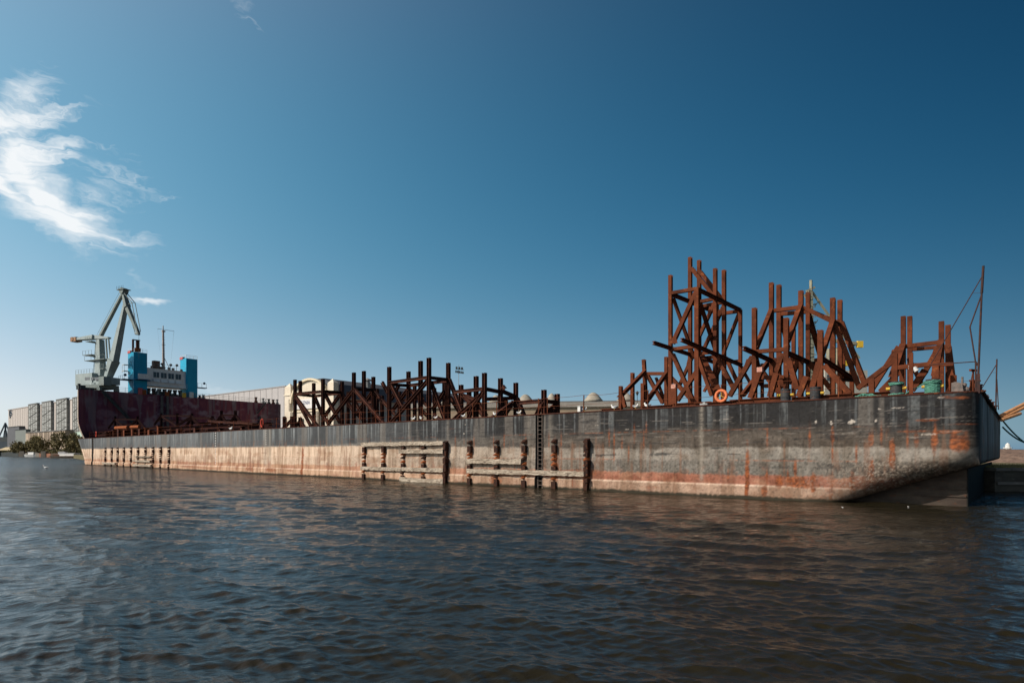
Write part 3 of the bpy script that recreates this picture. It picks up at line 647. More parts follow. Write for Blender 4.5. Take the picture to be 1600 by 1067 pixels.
# amidships --------------------------------------------------
v = 1.0; w1 = vr(504.7, v, 534.5)
frame_thing('cradle_frame', 'box shaped rusty steel cradle in front of the cream arched gable', [
    P(461, 593.2, v), P(504.7, 592, v), P(534.5, 596, w1), P(490.3, 598.3, w1), ('post', 469.2, 595, w1 * .6, 469.2, 618, w1 * .6),
    Bm(461, 615.7, v, 504.7, 611.7, v), Bm(506, 611.4, v, 534.5, 613.4, w1), Bm(461, 615.9, v, 490.3, 618.8, w1), Bm(490.3, 619, w1, 534.5, 613.8, w1),
    Br(462, 619.6, v, 498.5, 669, v - .4), Br(463.6, 624, v + 1, 487, 668, v + 1), Br(492.3, 620.7, w1, 504, 649, w1), Br(507.5, 615, v + .5, 531, 660, v + .5),
    Br(531.7, 616, w1, 507.5, 650, w1), Br(534.5, 614, w1, 554, 645, w1), Br(504.7, 650, v, 516, 664, v)], 485, 2, G1, rust_dark, 'x')
w2 = vr(553, v, 583.4)
frame_thing('cradle_frame', 'rusty steel cradle with one long diagonal brace, right of the box shaped cradle', [
    P(553, 582, v), P(568.6, 579.7, w2 * .55), P(583.4, 588.7, w2), P(589, 607, w2 + 2.0), ('post', 597, 618, w2 + 3, 597, None, w2 + 3),
    Bm(553, 607.8, v, 583.4, 609.5, w2), Br(552.5, 609.5, v, 511, 664, v), Br(553.6, 608, v, 602, 664, v - .5), Br(583, 610.6, w2, 556, 648, w2), Br(584.6, 611.7, w2, 617, 647, w2),
    Br(559, 647.7, w2 + 1, 572, 660.5, w2 + 1), Br(553, 625, w2, 570, 655, w2), Bm(545, 627, w2 + 1, 583, 628, w2 + 1), P(544, 612, w2 + 2.2, .26), P(577, 620, w2 + 2.2, .26)], 568, 2.5, G1, rust_dark, 'x')
w3 = vr(670.3, v, 700.5)
frame_thing('cradle_frame', 'tallest rusty steel cradle amidships, with a closed top ring and the highest post', [
    P(608.2, 573.2, v), P(670.3, 559, v), P(700.5, 567, w3), P(638.3, 580.4, w3), P(657.2, 564, w3 * .55), P(694.5, 598, w3 + 2), P(624, 612, w3 + 3, .28),
    Bm(608.5, 597.8, v, 669, 589.7, v), Bm(671, 590, v, 700.5, 593.3, w3), Bm(609, 600.8, v + .3, 639.4, 602.5, w3), Bm(639.4, 602.5, w3, 700, 594.8, w3),
    Bm(597, 597, w3 + .4, 606, 614, w3 + .4), Br(611, 600.6, v, 628, 634, v), Br(668, 595, v, 611, 661, v), Br(623, 602, w3, 611, 625, w3), Br(637, 606, w3, 667, 633, w3), Br(673, 596, v + .5, 695, 655, v + .5),
    Br(694.5, 611, w3 + 1, 676, 640, w3 + 1), Br(640, 605, w3 + 1, 614, 640, w3 + 1), Br(677, 648, v, 693, 660, v), Br(702, 593, w3, 723.5, 648, w3 - 1), Br(657, 640, w3, 674, 655, w3), Bm(628, 626, w3 + 2, 662, 622, w3 + 2), P(648, 604, w3 + 3, .28), P(679, 606, w3 + 3.5, .26)], 655, 2.5, G1, rust_dark, 'x')
w4 = vr(757, v, 782)
frame_thing('cradle_frame', 'rusty steel cradle with a long sloping top beam, under the floodlight mast', [
    P(757, 582.6, v), P(782, 591, w4), P(806, 598, w4 + 2.2), P(744, 587.7, w4 * .6), P(720.4, 601.2, w4), P(733, 611, w4 + 2), P(789.6, 622, w4 + 1.5), 
    Bm(710, 612.6, v + .3, 756, 607.6, v), Bm(757.5, 607.4, v, 782, 612.4, w4), Bm(784, 611, w4, 806, 620, w4 + 2.2), Bm(721.5, 616.4, w4, 742, 624, w4), Bm(760, 623.6, w4, 804, 621.8, w4 + 2),
    Br(752, 617, v, 708, 657, v), Br(722, 616.5, w4, 763, 656, w4), Br(755.5, 611, v, 737, 640, v), Br(739, 636, v, 731, 657, v), Br(703, 620, w4 + 1, 722, 650, w4 + 1), Br(808, 622, w4 + 2, 821, 654, w4 + 1.4), Br(803, 627, w4 + 2, 785, 653, w4 + 1), Br(800, 630, w4, 769, 653, v),
    Br(745, 625, w4 + 2, 760, 650, w4 + 2), ('beam', 785, 603, w4 - .2, 789, 608, w4 - .2, .3)], 765, 2.5, G1, rust_dark, 'x')
frame_thing('cradle_frame', 'low rusty steel cradle beside the barge ladder, rightmost of those amidships', [
    P(850, 609, 1.6), P(870.7, 615.4, 1.6 + vr(850, 1.6, 870.7) - 1.6), Bm(812, 629.5, 2.2, 850, 626.2, 1.6), Bm(852, 626.6, 1.6, 871, 629, vr(850, 1.6, 870.7)), Br(848, 628, 1.6, 837, 652, 1.4), Br(868, 632, 3, 845, 653, 2), Br(870, 634, 3, 858, 652, 2.5)], 858, 2, G1, rust_dark, 'x')
frame_thing('cradle_frame', 'short rusty propped posts left of the box shaped cradle', [
    P(444.3, 650.6, 1.5), P(457, 650, 1.5, .4), P(469, 652, 1.5), Br(457, 655, 1.5, 440, 672, 1.2), Br(469, 658, 1.5, 459, 669, 1.3), Br(469.5, 657.5, 1.5, 477, 670, 1.3)], 457, 1.5, G1, rust_dark, 'x')
# bow towers -------------------------------------------------
f, r2, r3, r4 = 3.0, 5.9, 7.4, 10.3
A, D = 1047.7, 1090
frame_thing('steel_tower', 'tallest rusty steel tower, four posts deep, behind the lifebuoy', [
    P(1047.7, 430.2, f), P(1089.3, 449.7, f, .36), P(1078.4, 402.2, r2), P(1117.6, 419.7, r2), P(1092.5, 407, r3), P(1131.3, 422.2, r3), P(1120, 463, r4, .28), P(1156.8, 483.8, r4),
    Bm(1048.7, 458.2, f, 1090, 451, f), Bm(1089.8, 452, f, 1156.8, 484.6, r4), Bm(1048.5, 459.5, f, 1121, 489, r4), Bm(1078.4, 475, r2, 1117.6, 466.5, r2), Bm(1096, 479, r3, 1131.3, 471.8, r3), Bm(1121, 491, r4, 1156, 486, r4),
    Br(1080.4, 419.2, r2, 1116.5, 464, r2), Br(1093.8, 424, r3, 1131, 471.6, r3), Br(1051, 537, f, 1087.5, 457, f), Br(1052.3, 466, f, 1052.3, 466, f) if 0 else Br(1052, 466, f + .3, 1085, 560, r2 - .3, .22),
    Br(1116, 475, r2, 1084, 545, r2, .24), Br(1094, 474, f + .2, 1122, 560, r3, .24), Br(1130, 480, r3, 1100, 545, r3, .24), Br(1155, 489, r4, 1131, 551, r4, .26),
    Bm(1021, 535.5, f - 2.3, 1122, 568, r4), Bm(1065, 530.8, f - 2.4, 1159, 571, r4), Bm(1050, 546, f, 1089, 540.5, f), Bm(1079, 554, r2, 1118, 549.5, r2), Bm(1095, 560, r3, 1131, 556, r3), Bm(1122, 568, r4, 1157, 564, r4),
    Br(1051, 553, f, 1084, 628, f), Br(1090.5, 577.6, f, 1058.5, 626, f), Br(1082, 557, r2, 1060, 606, r2, .24), Br(1095, 555, r3, 1122, 612, f + .3, .42), Br(1118, 553, r2, 1146, 606, r2), Br(1090, 556, f, 1112, 618, f, .24), Br(1130, 560, r3, 1110, 612, r3, .24), Br(1134, 558, r4, 1158, 610, r4), Br(1122, 572, r4, 1100, 612, r4, .22), Br(1156, 570, r4, 1180, 612, r4, .22)], 1090, 6, G2, rust, 'y')
q1 = BARGE.x(1179, f)
frame_thing('steel_tower', 'wide rusty steel tower stepping down to the right, behind the two black bollards', [
    P(1179, 481.4, f, .34), P(1228.7, 497, f, .34), P(1282, 516, f, .34), P(1205.4, 442, r2, .32), P(1251.5, 454.5, r2, .32), P(1301.3, 465.7, r2, .32), P(1217.2, 445.4, r3, .32), P(1262.7, 457, r3, .32), P(1312.5, 469, r3, .32),
    P(1240, 512, r4 + 1), P(1331, 560, r4), P(1276, 560, r4),
    Bm(1206, 485.9, r2, 1251, 480, r2), Bm(1217.5, 491, r3, 1262, 487, r3), Bm(1252.5, 479.5, r2, 1302, 503.5, r2), Bm(1263, 484, r3, 1312.5, 505, r3), Bm(1303, 504, r2, 1316, 510, r3 + 1),
    Br(1205.5, 484, r2, 1181, 545, f), Br(1251, 478, r2, 1230.5, 533, f), Br(1301.5, 501, r2, 1283.5, 556, f), Br(1263.5, 492, r3, 1282, 556, r4), Br(1218, 488, r3, 1232, 545, r4), 
    Br(1305, 507, r2, 1343, 607, r2), Br(1314.5, 503, r3, 1353, 604, r3, .34), 
    Bm(1162, 544, f - 2.2, 1217, 569, r3), Bm(1182, 549.5, f, 1227, 545.8, f), Bm(1229, 551, f, 1263, 566, r3), Bm(1205, 565, r2, 1251, 560, r2), Bm(1262, 568, r3, 1283, 566, r4), Bm(1284, 560, f, 1327, 588, r3), Bm(1312, 583, r3, 1335, 592, r4), Bm(1302, 592, r3, 1340, 594, r4),
    Br(1176, 557, f, 1140, 619, f), Br(1200.6, 566, r2, 1160, 618, f + 1), Br(1181, 560, f, 1190, 600, r2), Br(1288, 571, f, 1328, 615, f, .34), Br(1224, 552, f, 1206, 600, f), Br(1248, 563, r2, 1232, 600, r2), Br(1232, 560, f, 1246, 608, f, .32), Br(1280, 566, f, 1268, 612, f, .34), Br(1209, 560, r2, 1224, 606, r2),
    Br(1263, 565, r3, 1300, 610, r3), Br(1186, 572, r3, 1214, 612, r3), P(1191, 568, r4 + 1, .26), P(1318, 540, r4 + 1.5, .26), Bm(1190, 590, f - .4, 1226, 589, f - .4), Bm(1195, 603, f - .4, 1215, 602, f - .4)], 1240, 6, G2, rust, 'y')
f3 = 3.0; ra = 6.0
frame_thing('steel_tower', 'lone rusty steel frame standing over the green roped bollards at the bow', [
    ('post', 1411.4, 494.3, ra, 1411.4, None, ra, .3), P(1421.6, 494.3, ra + 1.3), P(1471, 502.3, ra, .3), P(1481.3, 508, ra + 1.3), P(1398, 548.6, f3, .32), P(1462, 566, f3, .34), P(1362, 591.8, f3 - .5), P(1489.9, 586.4, ra - 1, .34), 
    Bm(1411.4, 541.5, ra, 1471, 534.5, ra), Bm(1421, 546.5, ra + 1.3, 1481, 541, ra + 1.3, .26), Bm(1398, 575, f3, 1462, 568, f3), Bm(1425, 570, f3 + .5, 1490, 569, f3 + .5, .22),
    Br(1404, 543, ra, 1361, 610, ra - 1.4), Br(1411, 540, ra, 1393.5, 592, f3, .34), Br(1471.5, 535, ra, 1434, 600, ra), Br(1470, 534, ra, 1460, 590, f3, .34), Br(1481, 540, ra + 1.3, 1490, 612, ra, .38), Br(1446, 578, f3 + 1, 1424, 610, f3 + 1, .36),
    Br(1395, 565, f3, 1340, 607, f3 - .5, .26), Br(1411, 575, ra, 1375, 612, ra, .26), Br(1403, 597, f3 - 1, 1374, 617, f3 - 1, .24), Br(1420, 560, ra, 1440, 600, ra, .26), Bm(1456, 601, f3, 1470, 600, f3, .3), P(1409, 560, ra - 1, .26)], 1435, 4.5, G2, rust, 'y')
frame_thing('steel_tower', 'low stepped rusty frame with sloping braces, left of the tallest tower', [
    P(970, 603.2, f - .6), P(988.3, 582.5, r2 - 1.2), P(1004.6, 598.8, f - .6), ('post', 1006, 561.8, r2, 1010.5, None, r2), P(1041.4, 557.6, r2 - .8), P(1053.6, 603, f - 1), 
    Bm(1008, 583.7, r2, 1037.7, 583.7, r2), Br(1008.5, 579.5, r2, 966.5, 622, f - .4), Br(1042, 582, r2 - .8, 1008.5, 630, f - .6), Br(1011, 585, r2, 1036, 630, r2), Br(1042, 583, r2 - .8, 1083, 627, r2 - .8), Br(1025, 590, r2 + 1, 1040, 630, r2 + 1, .2), Br(971, 616, f - .6, 977, 636, f - .6, .24)], 1010, 4, G2, rust, 'y')
# stubs leaning on the deck edge and skids
def stub(px0, py0, px1, py1, v, cap, label):
    root = thing('propped_beam', label, 'steel beam', BARGE, (BARGE.x(px1, v), v, DK), 'short propped beams along the deck edge')
    p, q = BARGE.pt(px0, py0, v), BARGE.pt(px1, py1, v)
    if q.z < DK: q = p + (q - p) * ((p.z - DK) / (p.z - q.z))
    MB(BARGE).ibeam(p, q, .28, .28, .03, (0, 1, 0)).build('brace', rust, root)
    if cap: MB(BARGE).box((p.x - .15, v - .16, p.z - .05), (p.x + .15, v + .15, p.z + .22)).build('end_cap', pmat('pinkish primer', (.55, .30, .24), (.38, .17, .12), 9, .8), root)
stub(1188, 580, 1172.5, 622, 2.0, 1, 'short leaning beam with pale cap, left of the first bollard')
stub(1213.5, 583, 1203, 620, 2.0, 0, 'short leaning beam just left of the first black bollard')
stub(1260.5, 588, 1248, 620, 2.0, 0, 'short leaning beam between the two black bollards')
stub(1053.6, 606, 1053.6, 632, 1.6, 1, 'short upright beam with pale cap below the tallest tower')
SK = [(940, 968, 641, .9, .22), (1003, 1050, 626, .9, .24), (1052, 1110, 621, .9, .3), (1085, 1150, 623.5, .7, .26), (1140, 1188, 616, 1.1, .35), (1176, 1235, 615.5, .9, .35), (1238, 1262, 615, 1.0, .3), (1262, 1330, 612, 1.1, .33), (1330, 1392, 608, 1.4, .34), (1372, 1452, 613, 1.5, .24)]
for i, (a, b, py, v, s_) in enumerate(SK):
    x0, x1 = BARGE.x(a, v), BARGE.x(b, v); s_ = s_ * .95; z = DK + s_ / 2 + .01 * (i % 3)
    o = MB(BARGE).ibeam((x0, v + .02 * i, z), (x1, v + .02 * i, z), .3, s_, .035, (0, 0, 1)).build('deck_beam', rust)
    tag(o, ['flat rusty beam lying alone far left of the low stepped frame', 'rusty beam lying under the low stepped frame', 'rusty beam lying left of the lifebuoy', 'rusty beam lying right under the lifebuoy', 'rusty beam lying between lifebuoy and first bollard', 'rusty beam lying behind the first black bollard',
            'rusty beam lying between the two black bollards', 'rusty beam lying right of the second black bollard', 'rusty beam lying behind the loose green rope pile', 'rusty beam lying under the lone bow frame'][i], 'steel beam', 'rusty beams lying along the deck edge')

# ============================================================ STERN DECK CARGO
G3 = 'low rusty trestles on the stern deck'; maroon = pmat('shade dark steel', (.030, .012, .011), (.018, .009, .009), 2, .95, .3, spec=.03)  # near-black tone paints in the shade on the stern steel
rr = random.Random(3)
for i, (a, b, top, bm_, lab) in enumerate(((252, 300, 646, 649.5, 'wide low rusty trestle on the stern deck below the white control house'), (346, 368, 641.5, 648.5, 'rusty trestle with two posts below the right end of the dock railing'), (300, 332, 650, 653, 'lowest wide rusty trestle between its two neighbours on the stern deck'), (180, 215, 650, 655, 'rusty trestle nearest the stern, under the dark dock stairway'))):
    v = 9.0
    bl = [P(a, top, v, .34), P(b, top, v, .34), Bm(a, bm_, v, b, bm_ + .2, v), Br(a, bm_, v, a - 11, bm_ + 14, v), Br(b, bm_, v, b + 11, bm_ + 14, v), Br(a + 1, bm_ + 1, v, (a + b) / 2, bm_ + 16, v), Br(b - 1, bm_ + 1, v, (a + b) / 2, bm_ + 16, v), Bm(a - 6, bm_ + 8, v + 1, b + 6, bm_ + 8, v + 1)]
    if i == 0: bl += [P(277, 645.5, v, .34)]
    frame_thing('trestle', lab, bl, (a + b) / 2, v, G3, maroon, 'x')
# rusty blocks, pipes and plates
kb = 0
names = ['upright rusty block', 'flat rusty block', 'narrow rusty block']
for i, px in enumerate((168, 173, 179, 187, 192, 197, 201, 209, 215, 221, 229, 236, 243, 249, 255, 262, 270, 281, 291, 307, 327, 345, 362, 379, 396, 409)):
    v = 3.0 + rr.random() * 1.5; x = BARGE.x(px, v); h = rr.uniform(.7, 1.7) if px < 260 else rr.uniform(.5, 1.1); ww = rr.uniform(.4, .9)
    m = MB(BARGE); m.ibeam((x, v, DK), (x, v, DK + h), ww, ww, .06, (0, 1, 0) if i % 2 else (1, 0, 0)); m.box((x - ww * .6, v - .4, DK + h), (x + ww * .6, v + .4, DK + h + .07))
    o = m.build('keel_block', rust_dark if px > 255 or i % 3 == 0 else rust); tag(o, 'small rusty support block among the clutter on the stern deck', 'support block', 'rusty support blocks on the stern deck')
def longbar(px0, py0, px1, py1, v, r, label, mat=rust, cyl=True):
    p, q = BARGE.pt(px0, py0, v), BARGE.pt(px1, py1, v); p.z = max(p.z, DK + r); q.z = max(q.z, DK + r)
    m = MB(BARGE)
    if cyl: m.cyl(p, q, r, n=10)
    else: m.ibeam(p, q, 2 * r, 2 * r, .04)
    return tag(m.build('steel_pipe' if cyl else 'steel_beam', mat), label, 'pipe' if cyl else 'steel beam')
longbar(181, 668.5, 200, 667.5, 6, .35, 'thick tan rusty pipe on the blocks nearest the stern', rust_bright); longbar(205, 667, 218, 666.5, 6, .3, 'shorter tan rusty pipe right of the thick one', rust_bright)
longbar(160, 676, 250, 668, 7, .2, 'long dark beam running behind the stern blocks', maroon, False); longbar(325, 657.5, 374, 661, 8, .14, 'long greyish beam lying across under the two post trestle', rust_dark, False)
longbar(250, 671, 420, 664, 8, .35, 'long dark rusty beam on the stern deck in front of the dock wall', maroon, False); longbar(372, 660, 402, 662, 7.5, .16, 'thin rusty beam left of the dark pennant post', rust_dark, False)
longbar(262, 676, 330, 668, 10, .5, 'deep dark rusty girder behind the stern trestles', maroon, False); longbar(150, 680, 185, 676, 9, .45, 'dark rusty girder at the very stern', maroon, False); longbar(335, 668, 425, 666.5, 12, .6, 'deepest dark rusty girder below the dock end', maroon, False)
for px, py, lab in ((151, 677, 'small red rescue post at the stern of the barge'), (410.5, 662, 'small red lifebuoy post below the dock end')):
    v = .5; p = BARGE.pt(px, py, v)
    m = MB(BARGE); m.cyl((p.x, v, DK), (p.x, v, DK + .9), .04); t = thing('rescue_post', lab, 'rescue post', BARGE, (p.x, v, DK)); m.build('post', rust, t)
    m = MB(BARGE); m.tube([(p.x + .28 * math.cos(a), v - .08, DK + .75 + .45 * math.sin(a)) for a in np.linspace(0, 6.283, 17)[:-1]], .08, 6, True); m.build('buoy_ring', pmat('red plastic', (.6, .08, .05), (.45, .06, .04), 8, .6), t)

# ============================================================ LIFEBUOY, ROPES
p = BARGE.pt(1127, 618.5, .02); t = thing('lifebuoy', 'orange lifebuoy with yellow cord hung on the near rail', 'lifebuoy', BARGE, (p.x, .02, DK))
m = MB(BARGE); m.tube([(p.x + .30 * math.cos(a), .02, p.z + .30 * math.sin(a)) for a in np.linspace(0, 6.283, 33)[:-1]], .085, 10, True); m.build('ring', orange, t, True)
m = MB(BARGE)
for a in (90, 210, 330): m.cyl((p.x, .02, p.z), (p.x + .22 * math.cos(R(a)), .02, p.z + .22 * math.sin(R(a))), .018, n=5)
m.build('cord', yellow, t)
def coil(x, v, z0, z1, r, turns, rad, n=14, jit=.01, seed=1):
    rr = random.Random(seed); pts = []
    N = int(turns * n)
    for i in range(N): a = 2 * math.pi * i / n; pts.append((x + (r + rr.uniform(-jit, jit)) * math.cos(a), v + (r + rr.uniform(-jit, jit)) * math.sin(a), z0 + (z1 - z0) * i / N + rr.uniform(-jit, jit)))
    return pts
m = MB(BARGE); x = bxs[3]; m.tube(coil(x, .75, DK + .03, DK + .62, .295, 12, .02), .028, 6); m.tube(coil(x, .75, DK + .5, DK + .66, .34, 2.4, .02, seed=4, jit=.02), .03, 6)
m.tube([(x - .32, .75, DK + .58), (x - .55, .6, DK + .38), (x - .85, .6, DK + .25), (x - 1.15, .8, DK + .05)], .028, 6)
tag(m.build('mooring_rope', ropeg), 'green rope wound in many tight turns on the rightmost bollard', 'rope', 'green ropes at the bow')
m = MB(BARGE); x = bxs[2]; m.tube(coil(x, .75, DK + .56, DK + .66, .29, 2.6, .02, seed=2, jit=.02), .036, 6); m.tube(coil(x, .75, DK + .05, DK + .13, .31, 2.2, .02, seed=3, jit=.02), .036, 6)
tag(m.build('mooring_rope', ropeg), 'green rope looped a few turns around the black bollard left of the fully wound one', 'rope', 'green ropes at the bow')
m = MB(BARGE); rr = random.Random(9); xa, xb = BARGE.x(1337, .5), BARGE.x(1374, .5)
for k in range(7):
    pts = []
    for i in range(16):
        a = i / 15; xx = xa + (xb - xa) * a; pts.append((xx + rr.uniform(-.04, .04), .5 + .16 * math.sin(a * 7 + k * 2) + .03 * k, DK + .05 + (.17 * math.sin(math.pi * min(1, a * 1.2)) * (k / 6)) + .04 * math.sin(a * 11 + k)))
    m.tube(pts, .032, 6)
tag(m.build('mooring_rope', ropeg), 'loose pile of green rope lying flat on the deck edge', 'rope', 'green ropes at the bow')
# small white lamp on the lone frame
p = BARGE.pt(1431, 577, 2.6); t = thing('work_lamp', 'small tilted silver lamp hanging on the lone bow frame', 'lamp', BARGE, (p.x, 2.6, p.z)); m = MB(BARGE); m.cyl((p.x - .06, 2.5, p.z + .1), (p.x + .06, 2.5, p.z - .1), .09, .11, 12); m.build('lamp_body', white, t)
m = MB(BARGE); m.tube([(p.x - .1, 2.5, p.z + .1), (p.x - .3, 2.5, p.z + .2), (p.x - .3, 2.5, p.z + .02), (p.x - .1, 2.5, p.z + .1)], .012, 5); m.build('cable', white, t)
p = BARGE.pt(1101, 626, .4); tag(MB(BARGE).box((p.x - .25, .3, DK), (p.x + .2, .6, DK + .16)).box((p.x - .1, .35, DK + .16), (p.x + .05, .5, DK + .24)).build('cable_clamp', galv), 'small grey clamp box left of the lifebuoy', 'clamp')
p = BARGE.pt(909, 644, .4); o = MB(BARGE).box((p.x - .28, .3, DK), (p.x - .06, .6, DK + .45)).build('white_can', white); tag(o, 'small white can standing on the deck edge right of the low cradle', 'can')
# gulls
def gull(px, sc, label, face=1, fly=False):
    v = .25; x = BARGE.x(px, v); t = thing('gull', label, 'bird', BARGE, (x, v, DK), 'gulls sitting along the deck edge')
    s_ = .38 * sc; m = MB(BARGE)
    m.sphere((x, v, DK + .2 * s_ + .13), .42 * s_, .22 * s_, .2 * s_); m.sphere((x + face * .42 * s_, v, DK + .16 + .38 * s_ + .02), .13 * s_, .12 * s_, .13 * s_); m.cyl((x + face * .3 * s_, v, DK + .15 + .1 * s_), (x + face * .42 * s_, v, DK + .18 + .36 * s_), .14 * s_, .09 * s_)
    m.build('body', bird_w, t, True)
    m = MB(BARGE); m.sphere((x - face * .18 * s_, v - .02, DK + .24 * s_ + .15), .42 * s_, .24 * s_, .13 * s_); m.build('wing', bird_g, t, True)
    m = MB(BARGE); m.cyl((x + face * .52 * s_, v, DK + .17 + .38 * s_), (x + face * .72 * s_, v, DK + .15 + .36 * s_), .035 * s_, .01 * s_, 5)
    for a in (-.03, .03): m.cyl((x, v + a, DK), (x, v + a, DK + .15), .01, n=4)
    m.build('beak_and_legs', yellow, t)
for px, sc, fc, lab in ((646, 1.3, 1, 'white gull at the foot of the left post of the tallest cradle amidships'), (659, 1.3, -1, 'white gull left of the highest post amidships'), (681, 1.1, 1, 'white gull right of the highest post amidships'), (724, 1.1, 1, 'white gull below the floodlight mast'),
                        (774, 1.2, -1, 'white gull right of the double post under the sloping beam'), (811, 1.1, 1, 'white gull just left of the barge ladder'), (913.5, .9, 1, 'white gull right of the small white can'), (960, 1.2, -1, 'white gull on the flat beam left of the low stepped frame'), (993, 1.0, 1, 'white gull under the low stepped frame'), (1012, 1.2, -1, 'white gull right of its neighbour under the low stepped frame'), (361, 2.0, 1, 'white gull on the stern deck right of the dotted draft marks')):
    gull(px, sc, lab, fc)
# swan on the water and floating bits
t = thing('swan', 'white swan floating left of the barge stern', 'bird', WORLD, (-72.5, 92, 0)); m = MB(); x, y = -72.5, 92
m.sphere((x, y, .22), .55, .3, .26); m.tube([(x - .4, y, .3), (x - .62, y, .5), (x - .6, y, .75), (x - .72, y, .88), (x - .85, y, .84)], .075, 8); m.sphere((x - .8, y, .86), .12, .08, .08); m.sphere((x + .5, y, .34), .2, .12, .08); m.build('body', bird_w, t, True)
MB().cyl((x - .9, y, .85), (x - 1.06, y, .80), .04, .015, 6).build('beak', orange, t); t.scale = (.55, .55, .55)
for x, y, lab in ((18.3, 30.3, 'small white gull floating nearest the bow below the skeg'), (15.1, 30.0, 'tiny white gull floating left of its neighbour below the rake'), (-69, 118, 'small gull floating just left of the barge stern')):
    t = thing('floating_gull', lab, 'bird', WORLD, (x, y, 0)); y_ = y - 3 if y < 40 else y
    t.location = (x, y_, 0); m = MB(); k = .18 if y < 40 else 1.1
    m.sphere((x, y_, .07 * k), .22 * k, .12 * k, .1 * k); m.sphere((x - .18 * k, y_, .2 * k), .07 * k); m.build('body', bird_w, t, True); MB().cyl((x - .24 * k, y_, .2 * k), (x - .31 * k, y_, .19 * k), .02 * k, .008 * k, 5).build('beak', orange, t)

# ============================================================ FLOATING DOCK
dock = thing('floating_dock', 'dark maroon floating dock wall with blue towers and white control house behind the stern', 'floating dock', DOCK, (0, 0, 0))
def dockwall():
    L = DOCK.x(438.5); nx, nz = 420, 120
    xs = np.linspace(0, L, nx); ztop = DOCK.pt(122, 607.5).z
    X_, T_ = np.meshgrid(xs, np.linspace(0, 1, nz))
    zt = ztop - .2 * sm(0, L, X_); Z_ = -.5 + T_ * (zt + .5)
    Y_ = 0 * X_
    Xs = X_ + (1 - X_ / L) * 3.0 * sm(10.5, 0, Z_) * sm(12, 0, X_)
    n = fbm(X_ * .45, Z_ * .6, 51, 5); n2 = fbm(X_ * 1.6, Z_ * .25, 52, 4)
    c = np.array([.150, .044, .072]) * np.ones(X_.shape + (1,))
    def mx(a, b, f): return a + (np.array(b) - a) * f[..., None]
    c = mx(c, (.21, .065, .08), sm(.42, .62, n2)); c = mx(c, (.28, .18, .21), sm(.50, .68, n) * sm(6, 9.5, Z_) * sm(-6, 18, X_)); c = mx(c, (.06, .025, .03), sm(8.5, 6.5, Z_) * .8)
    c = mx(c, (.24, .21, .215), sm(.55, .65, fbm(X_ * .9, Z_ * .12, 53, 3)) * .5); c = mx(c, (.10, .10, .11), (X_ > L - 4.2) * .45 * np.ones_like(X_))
    g = np.abs((X_ / 2.4) % 1 - .5) < .03; c = c * (1 - .25 * g[..., None])
    Y_ += (fbm(X_ * .8, Z_ * .7, 54, 3) - .5) * .10
    grid_mesh('wing_wall', np.stack([Xs, Y_, Z_], -1), wear_light_mat('dock paint', .8, 3), c, dock)
    m = MB(DOCK); ex, ey = 2.6, 5.2
    a0 = Vector((0, 0, 0)); 
    # sunlit end, top, back
    import_z = ztop
    e = Vector((1.58, 5.6, 0))
    zz_ = np.linspace(-.5, ztop, 15); off = 3.0 * sm(10.5, 0, zz_)
    for q in range(14): m.add([(off[q], .0, zz_[q]), (off[q + 1], .0, zz_[q + 1]), (off[q + 1] + e.x, e.y, zz_[q + 1]), (off[q] + e.x, e.y, zz_[q])], [(0, 1, 2, 3)])
    m.add([(0, 0, ztop), (L, 0, ztop - .2), (L, 5.6, ztop - .2), (e.x, e.y, ztop)], [(0, 1, 2, 3)])
    m.add([(L, 0, -.5), (L, 5.6, -.5), (L, 5.6, ztop - .2), (L, 0, ztop - .2)], [(0, 1, 2, 3)]); m.add([(L, 5.6, -.5), (e.x + 3, e.y, -.5), (e.x + 1.5, e.y, 5.2), (e.x, e.y, 10), (e.x, e.y, ztop), (L, 5.6, ztop - .2)], [(0, 1, 2, 3, 4, 5)])
    m.build('end_plate', pmat('dock end plate', (.42, .36, .30), (.30, .22, .18), 1, .8), dock)
    return L, ztop
DL, DZ = dockwall()
DP = lambda px, py, v=.0: DOCK.pt(px, py, v)
dkgrey = pmat('dark grey green paint', (.06, .07, .07), (.035, .04, .042), 1, .8)
m = MB(DOCK); a, b = DP(160, 612, -.8), DP(214, 668, -.8)
for dz in (0, .9): m.bar(a + Vector((0, 0, dz)), b + Vector((0, 0, dz)), .1, .5 if dz == 0 else .08)
for dv in (0, 1.3): m.bar(a + Vector((0, dv - .3, 0)), b + Vector((0, dv - .3, 0)), .12, .6)
for i in range(24): q = a.lerp(b, i / 23); m.box((q.x - .1, -1.0, q.z - .05), (q.x + .35, .0, q.z + .03)); 
for i in range(12): q = a.lerp(b, i / 11); m.cyl(q, q + Vector((0, 0, 1)), .04, n=4)
m.build('stairway', dkgrey, dock)
m = MB(DOCK); a, b = DP(416, 628, -.8), DP(402, 646, -.8)
for dz in (0, .9): m.bar(a + Vector((0, 0, dz)), b + Vector((0, 0, dz)), .1, .4 if dz == 0 else .08)
m.bar(DP(406, 650, -.5), DP(406, 672, -.5), .5, .5, (0, 1, 0)); m.build('stairway', dkgrey, dock)
for px in (253, 262): m = MB(DOCK); p = DP(px, 612, -.3); m.bar((p.x, -.3, DZ - .2), (p.x, -.3, 8.5), .5, .4, (0, 1, 0)); m.build('support_leg', pmat('pale grey steel', (.15, .145, .14), (.08, .07, .07), 2, .8), dock)
